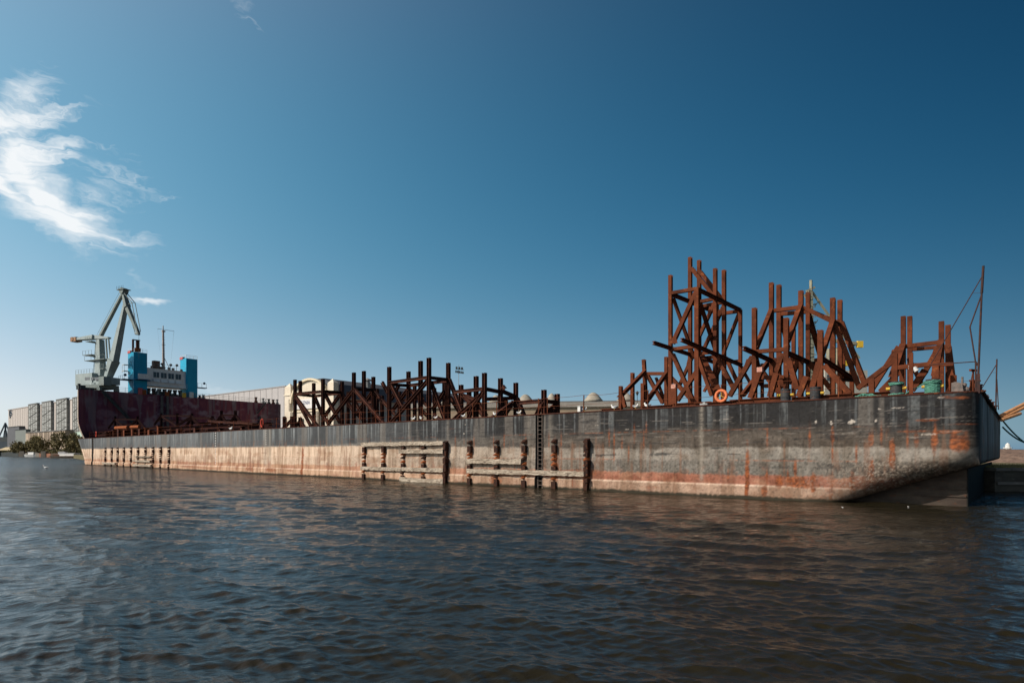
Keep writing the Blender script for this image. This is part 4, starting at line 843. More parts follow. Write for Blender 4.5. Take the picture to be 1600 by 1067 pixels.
# railing along the top
m = MB(DOCK); xs = np.arange(.5, DL, 1.9)
for x in xs: m.cyl((x, .15, DZ - .3), (x, .15, DZ + 1.25), .035, n=4)
for h in (.45, .85, 1.25): m.cyl((.5, .15, DZ + h - .05), (xs[-1], .15, DZ + h - .25), .03, n=4)
m.build('railing', galv, dock)
m = MB(DOCK); m.box((.2, .3, DZ), (1.6, 2.0, DZ + 1.0)); m.box((1.6, .3, DZ), (3.4, 2.0, DZ + .55)); m.box((.1, .2, DZ + 1.0), (.5, .8, DZ + 1.3)); m.build('winch', dkgrey, dock)
rr = random.Random(12)
for i, px in enumerate((233, 239, 247, 270, 276, 318, 312, 400, 411, 420, 427, 433)):
    p = DP(px, 610, 1.0); hh = rr.uniform(.7, 1.9); m = MB(DOCK); m.lathe((p.x, 1.0, DZ - .2), [(.5, 0), (.5, hh * .3), (.28, hh * .35), (.28, hh * .8), (.42, hh * .85), (.42, hh)], 10); m.build('bitt', [dkgrey, rust_dark, galv][i % 3], dock)
# blue towers
blue = pmat('blue paint', (.025, .36, .56), (.020, .31, .50), 1.2, .55, .1, (.03, .26, .42)); redp = pmat('faded red paint', (.55, .14, .14), (.4, .1, .1), 3, .7)
def btower(pl, pr, ptop, pleft, lab):
    v = .3; x0, x1 = DOCK.x(pl, v), DOCK.x(pr, v); z1 = DOCK.pt(pl, ptop, v).z; z0 = DZ - .3; v1 = DOCK.depth_v(x0, pleft)
    m = MB(DOCK); m.box((x0, v, z0), (x1, v1, z1)); m.box((x0 + .3, v - .08, z0 + .3), (x0 + 1.7, v + .02, z1 - .3)); o = m.build('control_tower', blue, dock, label=lab)
    m = MB(DOCK)
    for q in range(4): m.cyl((x0 + (x1 - x0) * q / 3, v + .1, z1), (x0 + (x1 - x0) * q / 3, v + .1, z1 + .9), .035, n=4)
    for h in (.5, .9): m.cyl((x0, v + .1, z1 + h), (x1, v + .1, z1 + h), .03, n=4); m.cyl((x0, v + .1, z1 + h), (x0, v1, z1 + h), .03, n=4)
    m.build('railing', white, o)
    m = MB(DOCK); m.box((x0 - .1, v1 - 1.6, z1 - .15), (x0 + .5, v1 + .1, z1 + .5)); m.build('red_panel', redp, o)
    return x0, x1, v1, z0, z1, o
T1 = btower(209, 230, 549.5, 200, 'taller blue tower, left of the control house')
T2 = btower(291, 308.5, 559.5, 281.5, 'blue tower right of the control house')
# zigzag marks of a bow thruster kind painted on the sunlit face
x0, x1, v1, z0, z1, o = T1; m = MB(DOCK)
for k in range(2):
    vv = .3 + (v1 - .3) * (.34 + .26 * k); pts = [(x0 - .03, vv + .35 * (1 if i % 2 else -1), z1 - 2.2 - i * .75) for i in range(6)]
    for a, b in zip(pts, pts[1:]): m.bar(a, b, .12, .03, (1, 0, 0))
m.build('painted_mark', pmat('dark blue marking', (.01, .09, .2), (.01, .08, .18), 2, .6), o)
m = MB(DOCK)
m.box((x0 - .2, .6, z1), (x0 + .2, .9, z1 + 3.1)); m.box((x0 - .1, .5, z1 + 3.0), (x0 + 1.6, 1.0, z1 + 3.2)); m.cyl((x0 + 1.1, .8, z1 + 1.0), (x0 + 1.1, .8, z1 + 3.0), .42, n=12); m.build('exhaust_stack', rust_dark, o)
m = MB(DOCK); m.cyl((x0 + 1.1, .8, z1 + .2), (x0 + 1.1, .8, z1 + 1.1), .7, n=12); m.build('exhaust_base', rust_bright, o)
m = MB(DOCK); zz = z0 + 3.6
m.box((x0 - 2.2, .5, zz), (x0, v1, zz + .18)); m.box((x0 - .0, -.9, zz), (x1 + .3, .28, zz + .18))
for q in range(4): m.cyl((x0 - 2.1, .5 + q * (v1 - .5) / 3, zz), (x0 - 2.1, .5 + q * (v1 - .5) / 3, zz + 1.1), .04, n=4)
m.cyl((x0 - 2.1, .5, zz + 1.1), (x0 - 2.1, v1, zz + 1.1), .03, n=4); m.sphere((x0 - 1.6, 1.2, zz + 1.2), .35); m.build('platform', pmat('dark blue steel', (.01, .07, .16), (.01, .05, .12), 2, .6), o)
m = MB(DOCK); m.box((x0 - 1.2, v1 - .8, z0 + 6.0), (x0, v1 + .6, z0 + 6.1)); m.box((x0 - 1.2, v1 - .8, z0 + 7.6), (x0, v1 + .6, z0 + 7.7))
for a in (0, 1.3): m.cyl((x0 - 1.1, v1 - .7 + a, z0 + 5.6), (x0 - 1.1, v1 - .7 + a, z0 + 7.6), .05, n=4)
m.build('light_bracket', white, o)
x0b, x1b, v1b, z0b, z1b, ob = T2
m = MB(DOCK); m.box((x1b, .2, z0b + 3.0), (x1b + 2.6, 1.6, z0b + 3.2))
for q in (.1, 1.2, 2.4): m.cyl((x1b + q, .3, z0b + 3.2), (x1b + q, .3, z0b + 4.3), .04, n=4)
m.cyl((x1b, .3, z0b + 4.3), (x1b + 2.5, .3, z0b + 4.3), .03, n=4); m.sphere((x1b + 2.0, .6, z0b + 4.4), .33); m.build('platform', MATS['dark blue steel'], ob)
# white control house
greyw = pmat('off white panel', (.82, .82, .80), (.72, .72, .71), 1, .7, 0, (.5, .47, .44)); glass = pmat('dark window glass', (.035, .05, .06), (.06, .08, .09), 1, .15, spec=.6)
xa, xb = T1[1] + .02, x0b - .02; zf = DZ + 2.1; zt = DOCK.pt(260, 578, .6).z
hz = T1[1] - 2.2
m = MB(DOCK); m.box((xa, .6, zf + 1.0), (xb, 4.6, zt)); m.box((xa, .4, zf), (xb, 4.6, zf + .99)); m.box((hz, -.45, zf + 1.55), (T1[1] - .0, .27, zf + 2.9)); house = m.build('control_house', greyw, dock)
m = MB(DOCK); m.box((xa, .5, zt), (xb, 4.6, zt + .12)); m.build('roof', white, house)
wid = (xb - xa - 2.0) / 4.2
for k in range(4):
    a = xa + 1.6 + k * wid; m = MB(DOCK); m.box((a, .52, zt - 2.25), (a + wid * .74, .598, zt - .85)); f_ = m.build('window', glass, house)
    m = MB(DOCK); m.box((a - .06, .50, zt - 2.33), (a + wid * .74 + .06, .597, zt - 2.25)); m.box((a - .06, .5, zt - .85), (a + wid * .74 + .06, .597, zt - .77)); m.bar((a + wid * .37, .51, zt - 2.25), (a + wid * .37, .51, zt - .85), .07, .03, (0, 1, 0)); m.build('window_frame', white, f_)
    m = MB(DOCK); m.add([(a - .1, .55, zt - 2.55), (a + wid * .8, .55, zt - 2.55), (a + wid * .8, .0, zt - 3.5), (a - .1, .0, zt - 3.5)], [(0, 1, 2, 3)]); m.add([(a - .1, .58, zt - 2.55), (a + wid * .8, .58, zt - 2.55), (a + wid * .8, .03, zt - 3.52), (a - .1, .03, zt - 3.52)], [(3, 2, 1, 0)]); m.build('sun_visor', greyw, f_)
m = MB(DOCK); m.box((xa, -.2, zf - .02), (xb, .38, zf + .10)); 
for q in np.linspace(xa, xb, 9): m.cyl((q, -.15, zf + .1), (q, -.15, zf + 1.2), .03, n=4)
m.cyl((xa, -.15, zf + 1.2), (xb, -.15, zf + 1.2), .03, n=4); m.build('walkway', white, house)
m = MB(DOCK)
for q in np.linspace(xa, xb, 8): m.cyl((q, .7, zt + .1), (q, .7, zt + 1.3), .03, n=4)
for h in (.7, 1.3): m.cyl((xa, .7, zt + h), (xb, .7, zt + h), .03, n=4)
m.build('railing', white, house)
fl = pmat('floodlight housing', (.3, .3, .3), (.2, .19, .18), 2, .5)
for i, (px, py) in enumerate(((253, 569), (256, 575), (263.5, 576), (266.5, 570.5), (270, 577), (276, 571), (283, 579))):
    p = DP(px, py, .75); m = MB(DOCK); m.cyl((p.x, .55, p.z), (p.x, 1.0, p.z + .1), .36, .25, 12); m.cyl((p.x, .8, zt), (p.x, .8, p.z), .06, n=5); m.build('floodlight', fl, house)
m = MB(DOCK); p = DP(246, 572, 1.0); m.box((p.x - .9, .9, zt + .1), (p.x + .6, 2.2, zt + 2.2)); m.box((p.x - 1.3, .9, zt + .1), (p.x + 1.2, 2.0, zt + .8)); m.build('air_unit', pmat('rust brown unit', (.22, .13, .09), (.15, .09, .07), 2, .8), house)
p = DP(255.5, 575, 1.6); top = DP(255, 509, 1.6); m = MB(DOCK); m.cyl((p.x, 1.6, zt), (p.x - .1, 1.6, top.z - 1.2), .34, .24, 10); m.cyl((p.x - .1, 1.6, top.z - 1.2), (p.x - .1, 1.6, top.z), .12, n=6); m.box((p.x - .4, 1.3, top.z - 1.6), (p.x + .35, 1.9, top.z - 1.3))
a, b = DP(246, 513.5, 1.6), DP(272, 517.5, 1.6); m.cyl(a, b, .05, n=5); m.cyl((p.x + .1, 1.6, zt + 3.5), (p.x + 1.8, 1.6, zt), .08, n=5); m.bar((p.x - .5, 1.6, top.z - 5), (p.x + .5, 1.6, top.z - 5), .08)
for s_, e_ in ((a, (a.x + .6, 1.6, zt + 5)), (b, (b.x - 1.0, 1.6, zt + 1)), (b, (b.x - .2, 1.6, b.z - 1.2))): m.cyl(s_, e_, .015, n=3)
for h in np.arange(1, 9, .7): m.bar((p.x - .38, 1.5, zt + h), (p.x + .38, 1.5, zt + h), .05)
m.build('mast', pmat('pale mast paint', (.5, .45, .42), (.36, .32, .3), 2, .7), house)
# machinery below the house
m = MB(DOCK)
for i, q in enumerate(np.linspace(xa + .8, xb - 1, 7)): m.lathe((q, 1.6, DZ - .2), [(.7, 0), (.7, .5), (.4, .6), (.4, 1.3), (.55, 1.5), (.55, 1.9)], 10)
m.box((xa + 3, 2.6, DZ - .2), (xb - 3, 3.6, DZ + 1.2)); m.build('machinery', dkgrey, dock)
for q, mt in ((xa + 4.2, rust_bright), (xa + 8.5, yellow), (T1[0] + 1.8, rust_bright), (T1[0] + .9, redp)):
    m = MB(DOCK); m.box((q, -.1, DZ - .3), (q + 1.0, .25, DZ + (1.0 if mt != redp else 1.4))); m.build('equipment_box', mt, dock)
p = DP(299, 612, .0); MB(DOCK).cyl((p.x, .0, DZ - .2), (p.x, .0, DZ + 1.3), .55, n=12).build('tank', white, dock)

# ============================================================ DOCK CRANE
CR = Frame(-101.0, 146.0, R(-24)); CP = lambda px, py, v=0.0: CR.pt(px, py, v)
pale = pmat('pale grey green paint', (.36, .42, .42), (.28, .335, .335), .5, .6, 0, (.42, .32, .24), c3lo=.64, c3hi=.74)
pale_d = pmat('grey green paint', (.24, .28, .27), (.18, .22, .21), .5, .6, 0, (.14, .10, .08), c3lo=.6, c3hi=.75)
b0 = CP(158, 607); crane = thing('dock_crane', 'tall pale grey green level luffing crane standing on the dock wall', 'crane', CR, (b0.x, 0, DZ))
def side_beam(p, q, w0, w1, d, name, mat, v=0.0, par=None):
    """tapering box girder"""
    p, q = Vector(p), Vector(q); dr_ = (q - p).normalized(); n_ = Vector((dr_.z, 0, -dr_.x))
    vs = [];
    for c_, ww, dd in ((p, w0, d), (q, w1, d * (w1 / w0 * .5 + .5))):
        for a, b in ((-1, -1), (1, -1), (1, 1), (-1, 1)): vs.append(c_ + n_ * a * ww / 2 + Vector((0, b * dd / 2, 0)))
    return MB(CR).add(vs, [(0, 3, 2, 1), (4, 5, 6, 7), (0, 1, 5, 4), (1, 2, 6, 5), (2, 3, 7, 6), (3, 0, 4, 7)]).build(name, mat, par or crane)
m = MB(CR); c_ = CP(157, 600); m.box((c_.x - 3.4, -2.4, DZ + .6), (c_.x + 3.4, 2.4, DZ + 1.5)); 
for sx in (-3, 3):
    for sy in (-2, 2): m.box((c_.x + sx - .6, sy - .35, DZ), (c_.x + sx + .6, sy + .35, DZ + .62))
m.build('portal', pale_d, crane)
l_, r_ = CP(131, 586), CP(157, 602); m = MB(CR); m.box((l_.x, -2.0, r_.z), (r_.x, 2.0, l_.z)); m.box((r_.x, -1.8, r_.z), (CP(176, 600).x, 1.8, r_.z + 1.7)); m.lathe((c_.x, 0, DZ + 1.5), [(2.2, 0), (2.2, .5)], 16); mh = m.build('machine_house', pale, crane)
m = MB(CR)
for a, b in ((132.5, 140), (142, 146), (148, 155)):
    p, q = CP(a, 589.5, -2.02), CP(b, 593.5, -2.02); m.box((p.x, -2.03, q.z), (q.x, -1.99, p.z))
m.build('window', glass, mh)
m = MB(CR)
for q in np.linspace(l_.x, r_.x, 7): m.cyl((q, -1.9, l_.z), (q, -1.9, l_.z + 1), .035, n=4)
m.cyl((l_.x, -1.9, l_.z + 1), (r_.x, -1.9, l_.z + 1), .03, n=4); m.cyl((l_.x, -1.9, l_.z + .5), (r_.x, -1.9, l_.z + .5), .03, n=4); m.build('railing', pale_d, mh)
m = MB(CR); p = CP(170, 596); m.box((p.x, -2.4, p.z - 1.2), (CP(178, 596).x, -.6, p.z + .9)); m.build('cab', pale_d, crane)
side_beam(CP(157, 588), CP(156.5, 531), 2.3, 1.3, 1.6, 'tower', pale); m = MB(CR); p, q = CP(149.5, 588), CP(152.5, 535); m.bar(p, q, .35, .7, (1, 0, 0))
for i in range(17): t_ = i / 16; a = p.lerp(q, t_); m.bar(a + Vector((-.9, 0, 0)), a + Vector((.9, 0, 0)), .08)
m.bar(p + Vector((-1.0, 0, 0)), q + Vector((-.8, 0, 0)), .1); m.build('tower_ladder', pale_d, crane)
m = MB(CR)
for (a, b, yy) in ((138, 152, 556), (141, 172, 564.5), (143, 152, 535), (164, 171, 577)):
    p, q = CP(a, yy), CP(b, yy); m.box((p.x, -1.4, p.z - .12), (q.x, 1.2, p.z))
    for k in range(4): z_ = p.x + (q.x - p.x) * k / 3; m.cyl((z_, -1.35, p.z), (z_, -1.35, p.z + 1.0), .035, n=4)
    m.cyl((p.x, -1.35, p.z + 1.0), (q.x, -1.35, p.z + 1.0), .03, n=4)
m.bar(CP(137, 554), CP(152, 560), .15); m.build('platform', pale_d, crane)
side_beam(CP(120, 530.5), CP(150, 527), .45, 1.0, 1.2, 'counterweight_arm', pale); side_beam(CP(150, 527), CP(171, 528), 1.0, .4, 1.2, 'counterweight_arm', pale)
m = MB(CR); p = CP(120, 530.5); m.cyl((p.x - .6, -.9, p.z), (p.x - .6, .9, p.z), .55, n=10); m.box((p.x - 1.3, -.8, p.z - .6), (p.x + .9, .8, p.z + .5)); m.build('counterweight', pmat('rusty cream paint', (.42, .28, .18), (.26, .14, .08), 1.5, .8), crane)
m = MB(CR)
for a, b, c2, d2 in ((165.5, 529, 167.5, 562), (169.5, 528, 172.5, 562)):
    for v_ in (-.6, .6): m.bar(CP(a, b, v_), CP(c2, d2, v_), .28)
m.build('link_rod', pale_d, crane)
side_beam(CP(169, 590), CP(178, 563), 1.0, 1.75, 1.5, 'boom', pale); side_beam(CP(178, 563.5), CP(196.5, 476), 1.75, .6, 1.5, 'boom', pale)
side_beam(CP(157, 526), CP(193, 457), .60, .42, .8, 'stay_girder', pale_d)
m = MB(CR)
p, q = CP(153, 526, .5), CP(190, 456, .5)
for i in range(22): t_ = i / 21; a = p.lerp(q, t_); m.cyl(a, a + Vector((.9, 0, -.45)), .035, n=3)
m.cyl(p, q, .05, n=4); m.cyl(p + Vector((-.5, 0, .35)), q + Vector((-.5, 0, .35)), .035, n=4)
for i in range(12): t_ = i / 11; a = p.lerp(q, t_); m.cyl(a, a + Vector((-.5, 0, .35)), .03, n=3)
m.build('walkway_rail', pale_d, crane)
side_beam(CP(193, 456), CP(199, 480), .5, 1.0, .8, 'fly_jib', pale_d); side_beam(CP(199, 480), CP(216.5, 521), 1.0, .5, .8, 'fly_jib', pale_d)
m = MB(CR); p, q, s_ = CP(196, 458), CP(208.5, 473), CP(217, 518)
for v_ in (-.4, .4): vv = Vector((0, v_, 0)); m.bar(p + vv, q + vv, .14); m.bar(q + vv, s_ + vv, .12)
m.bar(q, CP(199.5, 475), .12); m.bar(CP(211, 490), CP(204, 492), .08); m.bar(CP(195, 470), CP(211, 520), .12)
for i in range(9): a = CP(195, 470).lerp(CP(211, 520), i / 8); m.cyl(a, a + Vector((.8, 0, .3)), .04, n=3)
m.cyl(CP(212, 521), CP(217.5, 522), .3, n=8); m.build('jib_tie', pale_d, crane)
m = MB(CR); p = CP(193.5, 455); m.cyl(p + Vector((0, -.7, 0)), p + Vector((0, .7, 0)), .75, n=12); m.bar(CP(184.5, 450.5), CP(191, 455), .12); m.box((p.x - 1.4, -.9, p.z + .2), (p.x + 1.3, .9, p.z + .35))
for k in range(5): m.cyl((p.x - 1.3 + k * .6, -.9, p.z + .3), (p.x - 1.3 + k * .6, -.9, p.z + 1.1), .035, n=3)
m.build('head_sheave', pale_d, crane); m = MB(CR); a = CP(217, 521); m.cyl(a, (a.x, 0, a.z - 6), .03, n=4); m.build('hoist_rope', dkgrey, crane)

# ============================================================ LEFT SHORE: SHIPYARD HALL
hall = thing('shipyard_hall', 'huge white clad shipyard hall with four glazed stair towers on the far left shore', 'building', HALL, (0, 0, 1.4))
HP = lambda px, py, v=0.0: HALL.pt(px, py, v)
clad = pmat('pale wall cladding', (.50, .455, .42), (.45, .41, .38), .2, .7, .3, stretch=(6, 1, .1), lo=.42, hi=.58)
x1 = HP(150, 700).x; zt = 31.8
MB(HALL).box((0, 0, 1.4), (x1, 60, zt)).build('wall', clad, hall)
m = MB(HALL)
for x in np.arange(2, x1, 4.2): m.box((x, -.10, 1.4), (x + .25, -.003, zt - .1))
m.box((-.2, -.3, zt + .005), (x1, 60, zt + .5)); m.build('cladding_ribs', pmat('cladding joints', (.40, .37, .35), (.36, .33, .31), .5, .7), hall)
glz = pmat('green grey stair glass', (.22, .225, .21), (.33, .335, .32), .30, .35, 0, (.34, .38, .36), stretch=(1.5, 1, 2.2))
for a, b, c_ in ((44.5, 59.5, 631.5), (65.5, 81, 628), (88, 105.5, 624), (113.6, 127, 621)):
    xa_, xb_ = HP(a, 650, -1.3).x, HP(b - 1.2, 650, -1.3).x; zt2 = HP(a + 6, c_, -1.3).z; m = MB(HALL); m.box((xa_, -1.3, 8.3), (xb_, -.12, zt2)); tw = m.build('stair_tower', glz, hall)
    m = MB(HALL)
    n = 0; z = 9.0
    while z < zt2: m.box((xa_ - .1, -1.42, z), (xb_ + .1, -.15, z + .28)); z += 2.6
    for q in np.linspace(xa_, xb_, 5): m.bar((q, -1.38, 8.3), (q, -1.38, zt2), .18, .1, (0, 1, 0))
    z = 9.0; s_ = 1
    while z < zt2 - 3: m.bar((xa_ + 1.0, -1.4, z if s_ > 0 else z + 2.6), (xb_ - 1.0, -1.4, z + 2.6 if s_ > 0 else z), .35, .12); z += 2.6; s_ = -s_
    m.box((xa_ - .2, -1.6, zt2), (xb_ + .2, .2, zt2 + .35)); m.build('stair_flights', pmat('stair steel', (.19, .19, .18), (.15, .15, .145), 1, .7), tw)
m = MB(HALL); a, b = HP(31, 668, -2.6), HP(128, 668, -2.6)
m.box((a.x, -2.6, 9.6), (b.x, -1.7, 13.3)); m.build('glass_gallery', pmat('mint glass', (.50, .62, .53), (.42, .55, .47), .2, .3), hall)
# lettering swirl on the wall
m = MB(HALL); logo = pmat('dark logo paint', (.05, .08, .11), (.05, .08, .11), 1, .7)
cx, cz = HP(17.5, 646).x, HP(17.5, 646).z
m.tube([(cx + 3.1 * math.cos(t_) * (1 if t_ < 3 else .9), -.15, cz + 2.6 * math.sin(t_)) for t_ in np.linspace(1.9, 4.6, 14)], .42, 5); m.tube([(cx - 1 + t_ * 4.5, -.15, cz + .2 + .8 * math.sin(t_ * 5)) for t_ in np.linspace(0, 1, 10)], .38, 5); m.tube([(cx - .6 + t_ * 3, -.15, cz - 1.4 + .5 * math.sin(t_ * 4)) for t_ in np.linspace(0, 1, 8)], .32, 5); m.tube([(cx - 2.2, -.15, cz - 2.9), (cx - 1, -.15, cz - 2.4)], .4, 5)
m.tube([(cx + 1, -.15, cz + 2.2), (cx + 3, -.15, cz + 1.6)], .35, 5); m.build('wall_emblem', logo, hall)
office = thing('office_block', 'lower office block with pale vertical fins in front of the shipyard hall', 'building', HALL, (HP(40, 690, -6).x, -6, 1.4))
a, b = HP(41, 673, -6), HP(103.5, 673, -6); zo = HP(70, 674.5, -6).z; m = MB(HALL); m.box((a.x, -6, 4.2), (b.x, -2.7, zo)); m.box((a.x, -5.2, 1.4), (b.x, -2.8, 4.19)); m.build('wall', pmat('brownish cladding', (.30, .24, .20), (.24, .19, .16), .4, .8), office)
m = MB(HALL)
rr = random.Random(5); x = a.x
while x < b.x: m.box((x, -6.25, 4.2), (x + rr.choice((.5, .8, 1.4)), -6.01, zo - .3)); x += rr.choice((1.6, 2.0, 2.6))
m.build('fins', pmat('cream fins', (.56, .46, .36), (.48, .40, .32), .5, .8), office)
m = MB(HALL); m.box((a.x - .3, -6.5, zo + .01), (b.x + .3, -2.65, zo + .4)); m.build('roof', pmat('grey roof', (.2, .2, .2), (.15, .15, .15), .5, .8), office)
m = MB(HALL)
for px in (91.5,):
    for z in (5.0, 8.0): q = HP(px, 690, -6.3).x; m.box((q, -6.35, z), (q + 3.0, -6.27, z + 1.6))
for q in np.linspace(a.x + 26, b.x - 4, 7): m.box((q, -5.4, 2.0), (q + 2.5, -5.21, 3.6))
m.build('window', glass, office)
g1 = pmat('dark grey cladding', (.12, .125, .14), (.10, .105, .115), .3, .8); g2 = pmat('green grey cladding', (.19, .21, .20), (.17, .19, .18), .3, .8)
a, b = HP(11.5, 668, -3), HP(30, 668, -3); o = thing('annex_block', 'plain dark grey windowless block left of the office block', 'building', HALL, (a.x, -3, 1.4)); z_ = a.z; MB(HALL).box((a.x, -3, 1.4), (b.x, -.2, z_)).build('wall', g1, o); MB(HALL).box((a.x - .2, -3.2, z_ + .01), (b.x + .2, -.15, z_ + .4)).build('roof', dkgrey, o)
a, b = HP(24, 672, -5.5), HP(40.5, 672, -5.5); o = thing('annex_block', 'smaller grey green windowless block between the dark block and the office', 'building', HALL, (a.x, -5.5, 1.4)); z_ = HP(24, 672.5, -5.5).z; MB(HALL).box((a.x, -5.5, 1.4), (b.x, -3.3, z_)).build('wall', g2, o); MB(HALL).box((a.x - .2, -5.7, z_ + .01), (b.x + .2, -3.25, z_ + .35)).build('roof', dkgrey, o)
# trees
def tree(x, y, z0, h, wd, label, seed, lat=(.075, .075, .028), name='willow_tree', n=2600):
    rr = random.Random(seed); root = thing(name, label, 'tree', WORLD, (x, y, z0), 'trees on the far left shore')
    m = MB(); m.cyl((x, y, z0 - .5), (x + .2, y, z0 + h * .35), .045 * h, .03 * h, 8)
    for k in range(6): a = rr.uniform(0, 6.28); m.cyl((x + .1, y, z0 + h * rr.uniform(.2, .35)), (x + math.cos(a) * wd * .32, y + math.sin(a) * wd * .32, z0 + h * rr.uniform(.55, .8)), .022 * h, .006 * h, 5)
    m.build('trunk', pmat('bark', (.10, .075, .055), (.06, .045, .035), 2, .9), root)
    cl_ = [(rr.gauss(0, .27) * wd, rr.gauss(0, .27) * wd, h * (.56 + .23 * rr.uniform(-1, 1)), rr.uniform(.12, .24) * wd) for _ in range(16)]
    vs = []; fs = []
    for i in range(n):
        c_ = rr.choice(cl_); u = Vector((rr.gauss(0, 1), rr.gauss(0, 1), rr.gauss(0, 1))).normalized() * c_[3] * rr.random() ** .4
        p = Vector((x + c_[0], y + c_[1], z0 + c_[2])) + u + Vector((0, 0, -rr.random() ** 2 * h * .22)); s_ = rr.uniform(.18, .42)
        if p.z < z0 + .1: p.z = z0 + rr.random() * h * .4
        a = Vector((rr.gauss(0, 1), rr.gauss(0, 1), rr.gauss(0, .6))).normalized() * s_; b = Vector((rr.gauss(0, .5), rr.gauss(0, .5), -1)).normalized() * s_ * 1.5
        k = len(vs); vs += [p - a, p + b, p + a, p - b * .6]; fs.append((k, k + 1, k + 2, k + 3))
    MB().add(vs, fs).build('crown', pmat('foliage %d' % (seed % 3), lat, tuple(q * .55 for q in lat), .8, .8, 0, tuple(q * 1.7 for q in lat)), root)
def wpt(px, d): return ((px - 800) / FPX * d, d)
for i, (px, d, h, wd, lab) in enumerate(((32, 343, 9.0, 9, 'spreading olive green tree, leftmost in front of the annex blocks'), (45, 336, 8.5, 8, 'olive tree between the leftmost and the tallest in front of the office'), (59, 326, 12.0, 9, 'tallest olive green tree in front of the office fins'), (112, 278, 12.5, 9, 'large green tree partly hidden by the dock end'), (119, 272, 11.0, 9, 'darker green tree touching the dock end'))):
    x, y = wpt(px, d); tree(x, y, 1.4, h, wd, lab, i + 20, (.26, .22, .11) if i < 3 else (.18, .18, .09))
# low bank scrub
m = MB(); rr = random.Random(44); vs = []; fs = []
bank = [(-432, 400), (-332, 372), (-279, 337), (-224.7, 292), (-192, 260)]
for i in range(9000):
    k = rr.randrange(len(bank) - 1); t_ = rr.random(); a, b = bank[k], bank[k + 1]; px = a[0] + (b[0] - a[0]) * t_; py = a[1] + (b[1] - a[1]) * t_ + 3 + rr.random() * 8
    p = Vector((px, py, 1.4 + rr.random() ** 2 * 2.2)); s_ = rr.uniform(.15, .45); u = Vector((rr.gauss(0, 1), rr.gauss(0, 1), rr.gauss(0, 1))).normalized() * s_; w_ = Vector((rr.gauss(0, 1), rr.gauss(0, 1), rr.gauss(0, 1))).normalized() * s_
    n = len(vs); vs += [p - u, p + w_, p + u, p - w_]; fs.append((n, n + 1, n + 2, n + 3))
tag(m.add(vs, fs).build('scrub', pmat('scrub leaves', (.16, .14, .06), (.08, .08, .035), .5, .9, 0, (.25, .18, .09))), 'olive scrub growing along the far left bank', 'scrub', kind='stuff')
# quay piles and pontoons on the left shore
m = MB()
def along(t_):
    seg = [(-640, 450), (-332, 370), (-279, 335), (-224.7, 290), (-192, 258)]
    L_ = [math.dist(a, b) for a, b in zip(seg, seg[1:])]; d = t_ * sum(L_)
    for a, b, l in zip(seg, seg[1:], L_):
        if d <= l: return a[0] + (b[0] - a[0]) * d / l, a[1] + (b[1] - a[1]) * d / l
        d -= l
    return seg[-1]
tim = pmat('dark quay timber', (.045, .035, .028), (.10, .07, .05), .6, .9, 0, (.22, .13, .08))
quay = thing('quay_wall', 'dark timber and concrete quay wall along the far left shore', 'quay wall', WORLD, (-372, 416, 0))
rr = random.Random(8); mats = [tim, concrete, pmat('reddish quay board', (.28, .13, .08), (.18, .09, .06), .6, .9), dkgrey]
pr = along(0)
for i in range(1, 46):
    q = along(i / 45); mt = rr.choice((0, 0, 1, 2, 3)); h = rr.uniform(1.7, 2.6)
    d = Vector((q[0] - pr[0], q[1] - pr[1], 0)).normalized(); n_ = Vector((d.y, -d.x, 0))
    if n_.y > 0: n_ = -n_
    MB().bar(Vector((pr[0], pr[1], h / 2 - .2)) + n_ * .9, Vector((q[0], q[1], h / 2 - .2)) + n_ * .9, 1.1 + .05 * (i % 3), h + .4).build('quay_panel', mats[mt], quay)
    if i % 4 == 0: MB().box((q[0] - 1.2, q[1] - 3.4, -.5), (q[0] + 1.2, q[1] - 1.5, 3.0)).build('quay_pile', concrete, quay)
    pr = q
def boat(px, d, L_, label, hullc, h=1.2, cabin=True, ang=0):
    x, y = wpt(px, d); t = thing('small_boat', label, 'boat', Frame(x, y, ang), (0, 0, 0)); F_ = Frame(x, y, ang); m = MB(F_)
    secs = [(-L_ / 2, .28), (-L_ / 4, .33), (L_ / 6, .33), (L_ * .38, .2), (L_ / 2, .02)]; vs = []; fs = []
    for i, (xx, ww) in enumerate(secs):
        W_ = ww * L_ * .5; zt_ = h * (1 + .25 * max(0, xx / L_)); vs += [(xx, -W_, zt_), (xx * .92, -W_ * .7, -.2), (xx * .92, W_ * .7, -.2), (xx, W_, zt_)]
    for i in range(4):
        for k in range(4): a = i * 4 + k; b = i * 4 + (k + 1) % 4; fs.append((a, b, b + 4, a + 4))
    fs += [(3, 2, 1, 0), (16, 17, 18, 19)]; m.add(vs, fs).build('hull', hullc, t)
    if cabin: MB(F_).box((-L_ * .25, -L_ * .1, h), (L_ * .12, L_ * .1, h + 1.1)).box((-L_ * .27, -L_ * .11, h + 1.1), (L_ * .16, L_ * .11, h + 1.2)).build('cabin', greyw, t)
boat(113, 248, 17, 'low flat workboat with pale hull moored on the left shore beside the barge stern', pmat('pale boat paint', (.45, .36, .28), (.3, .2, .14), 1, .7), .9, True, R(-5))
boat(100, 262, 8, 'small reddish boat left of the flat workboat', mats[2], 1.4, True, R(5)); boat(52, 308, 9, 'small white motorboat below the tallest shore tree', white, 1.3, True, R(-10)); boat(47, 314, 7, 'small dark boat left of the white motorboat', dkgrey, 1.2, False, R(-10))
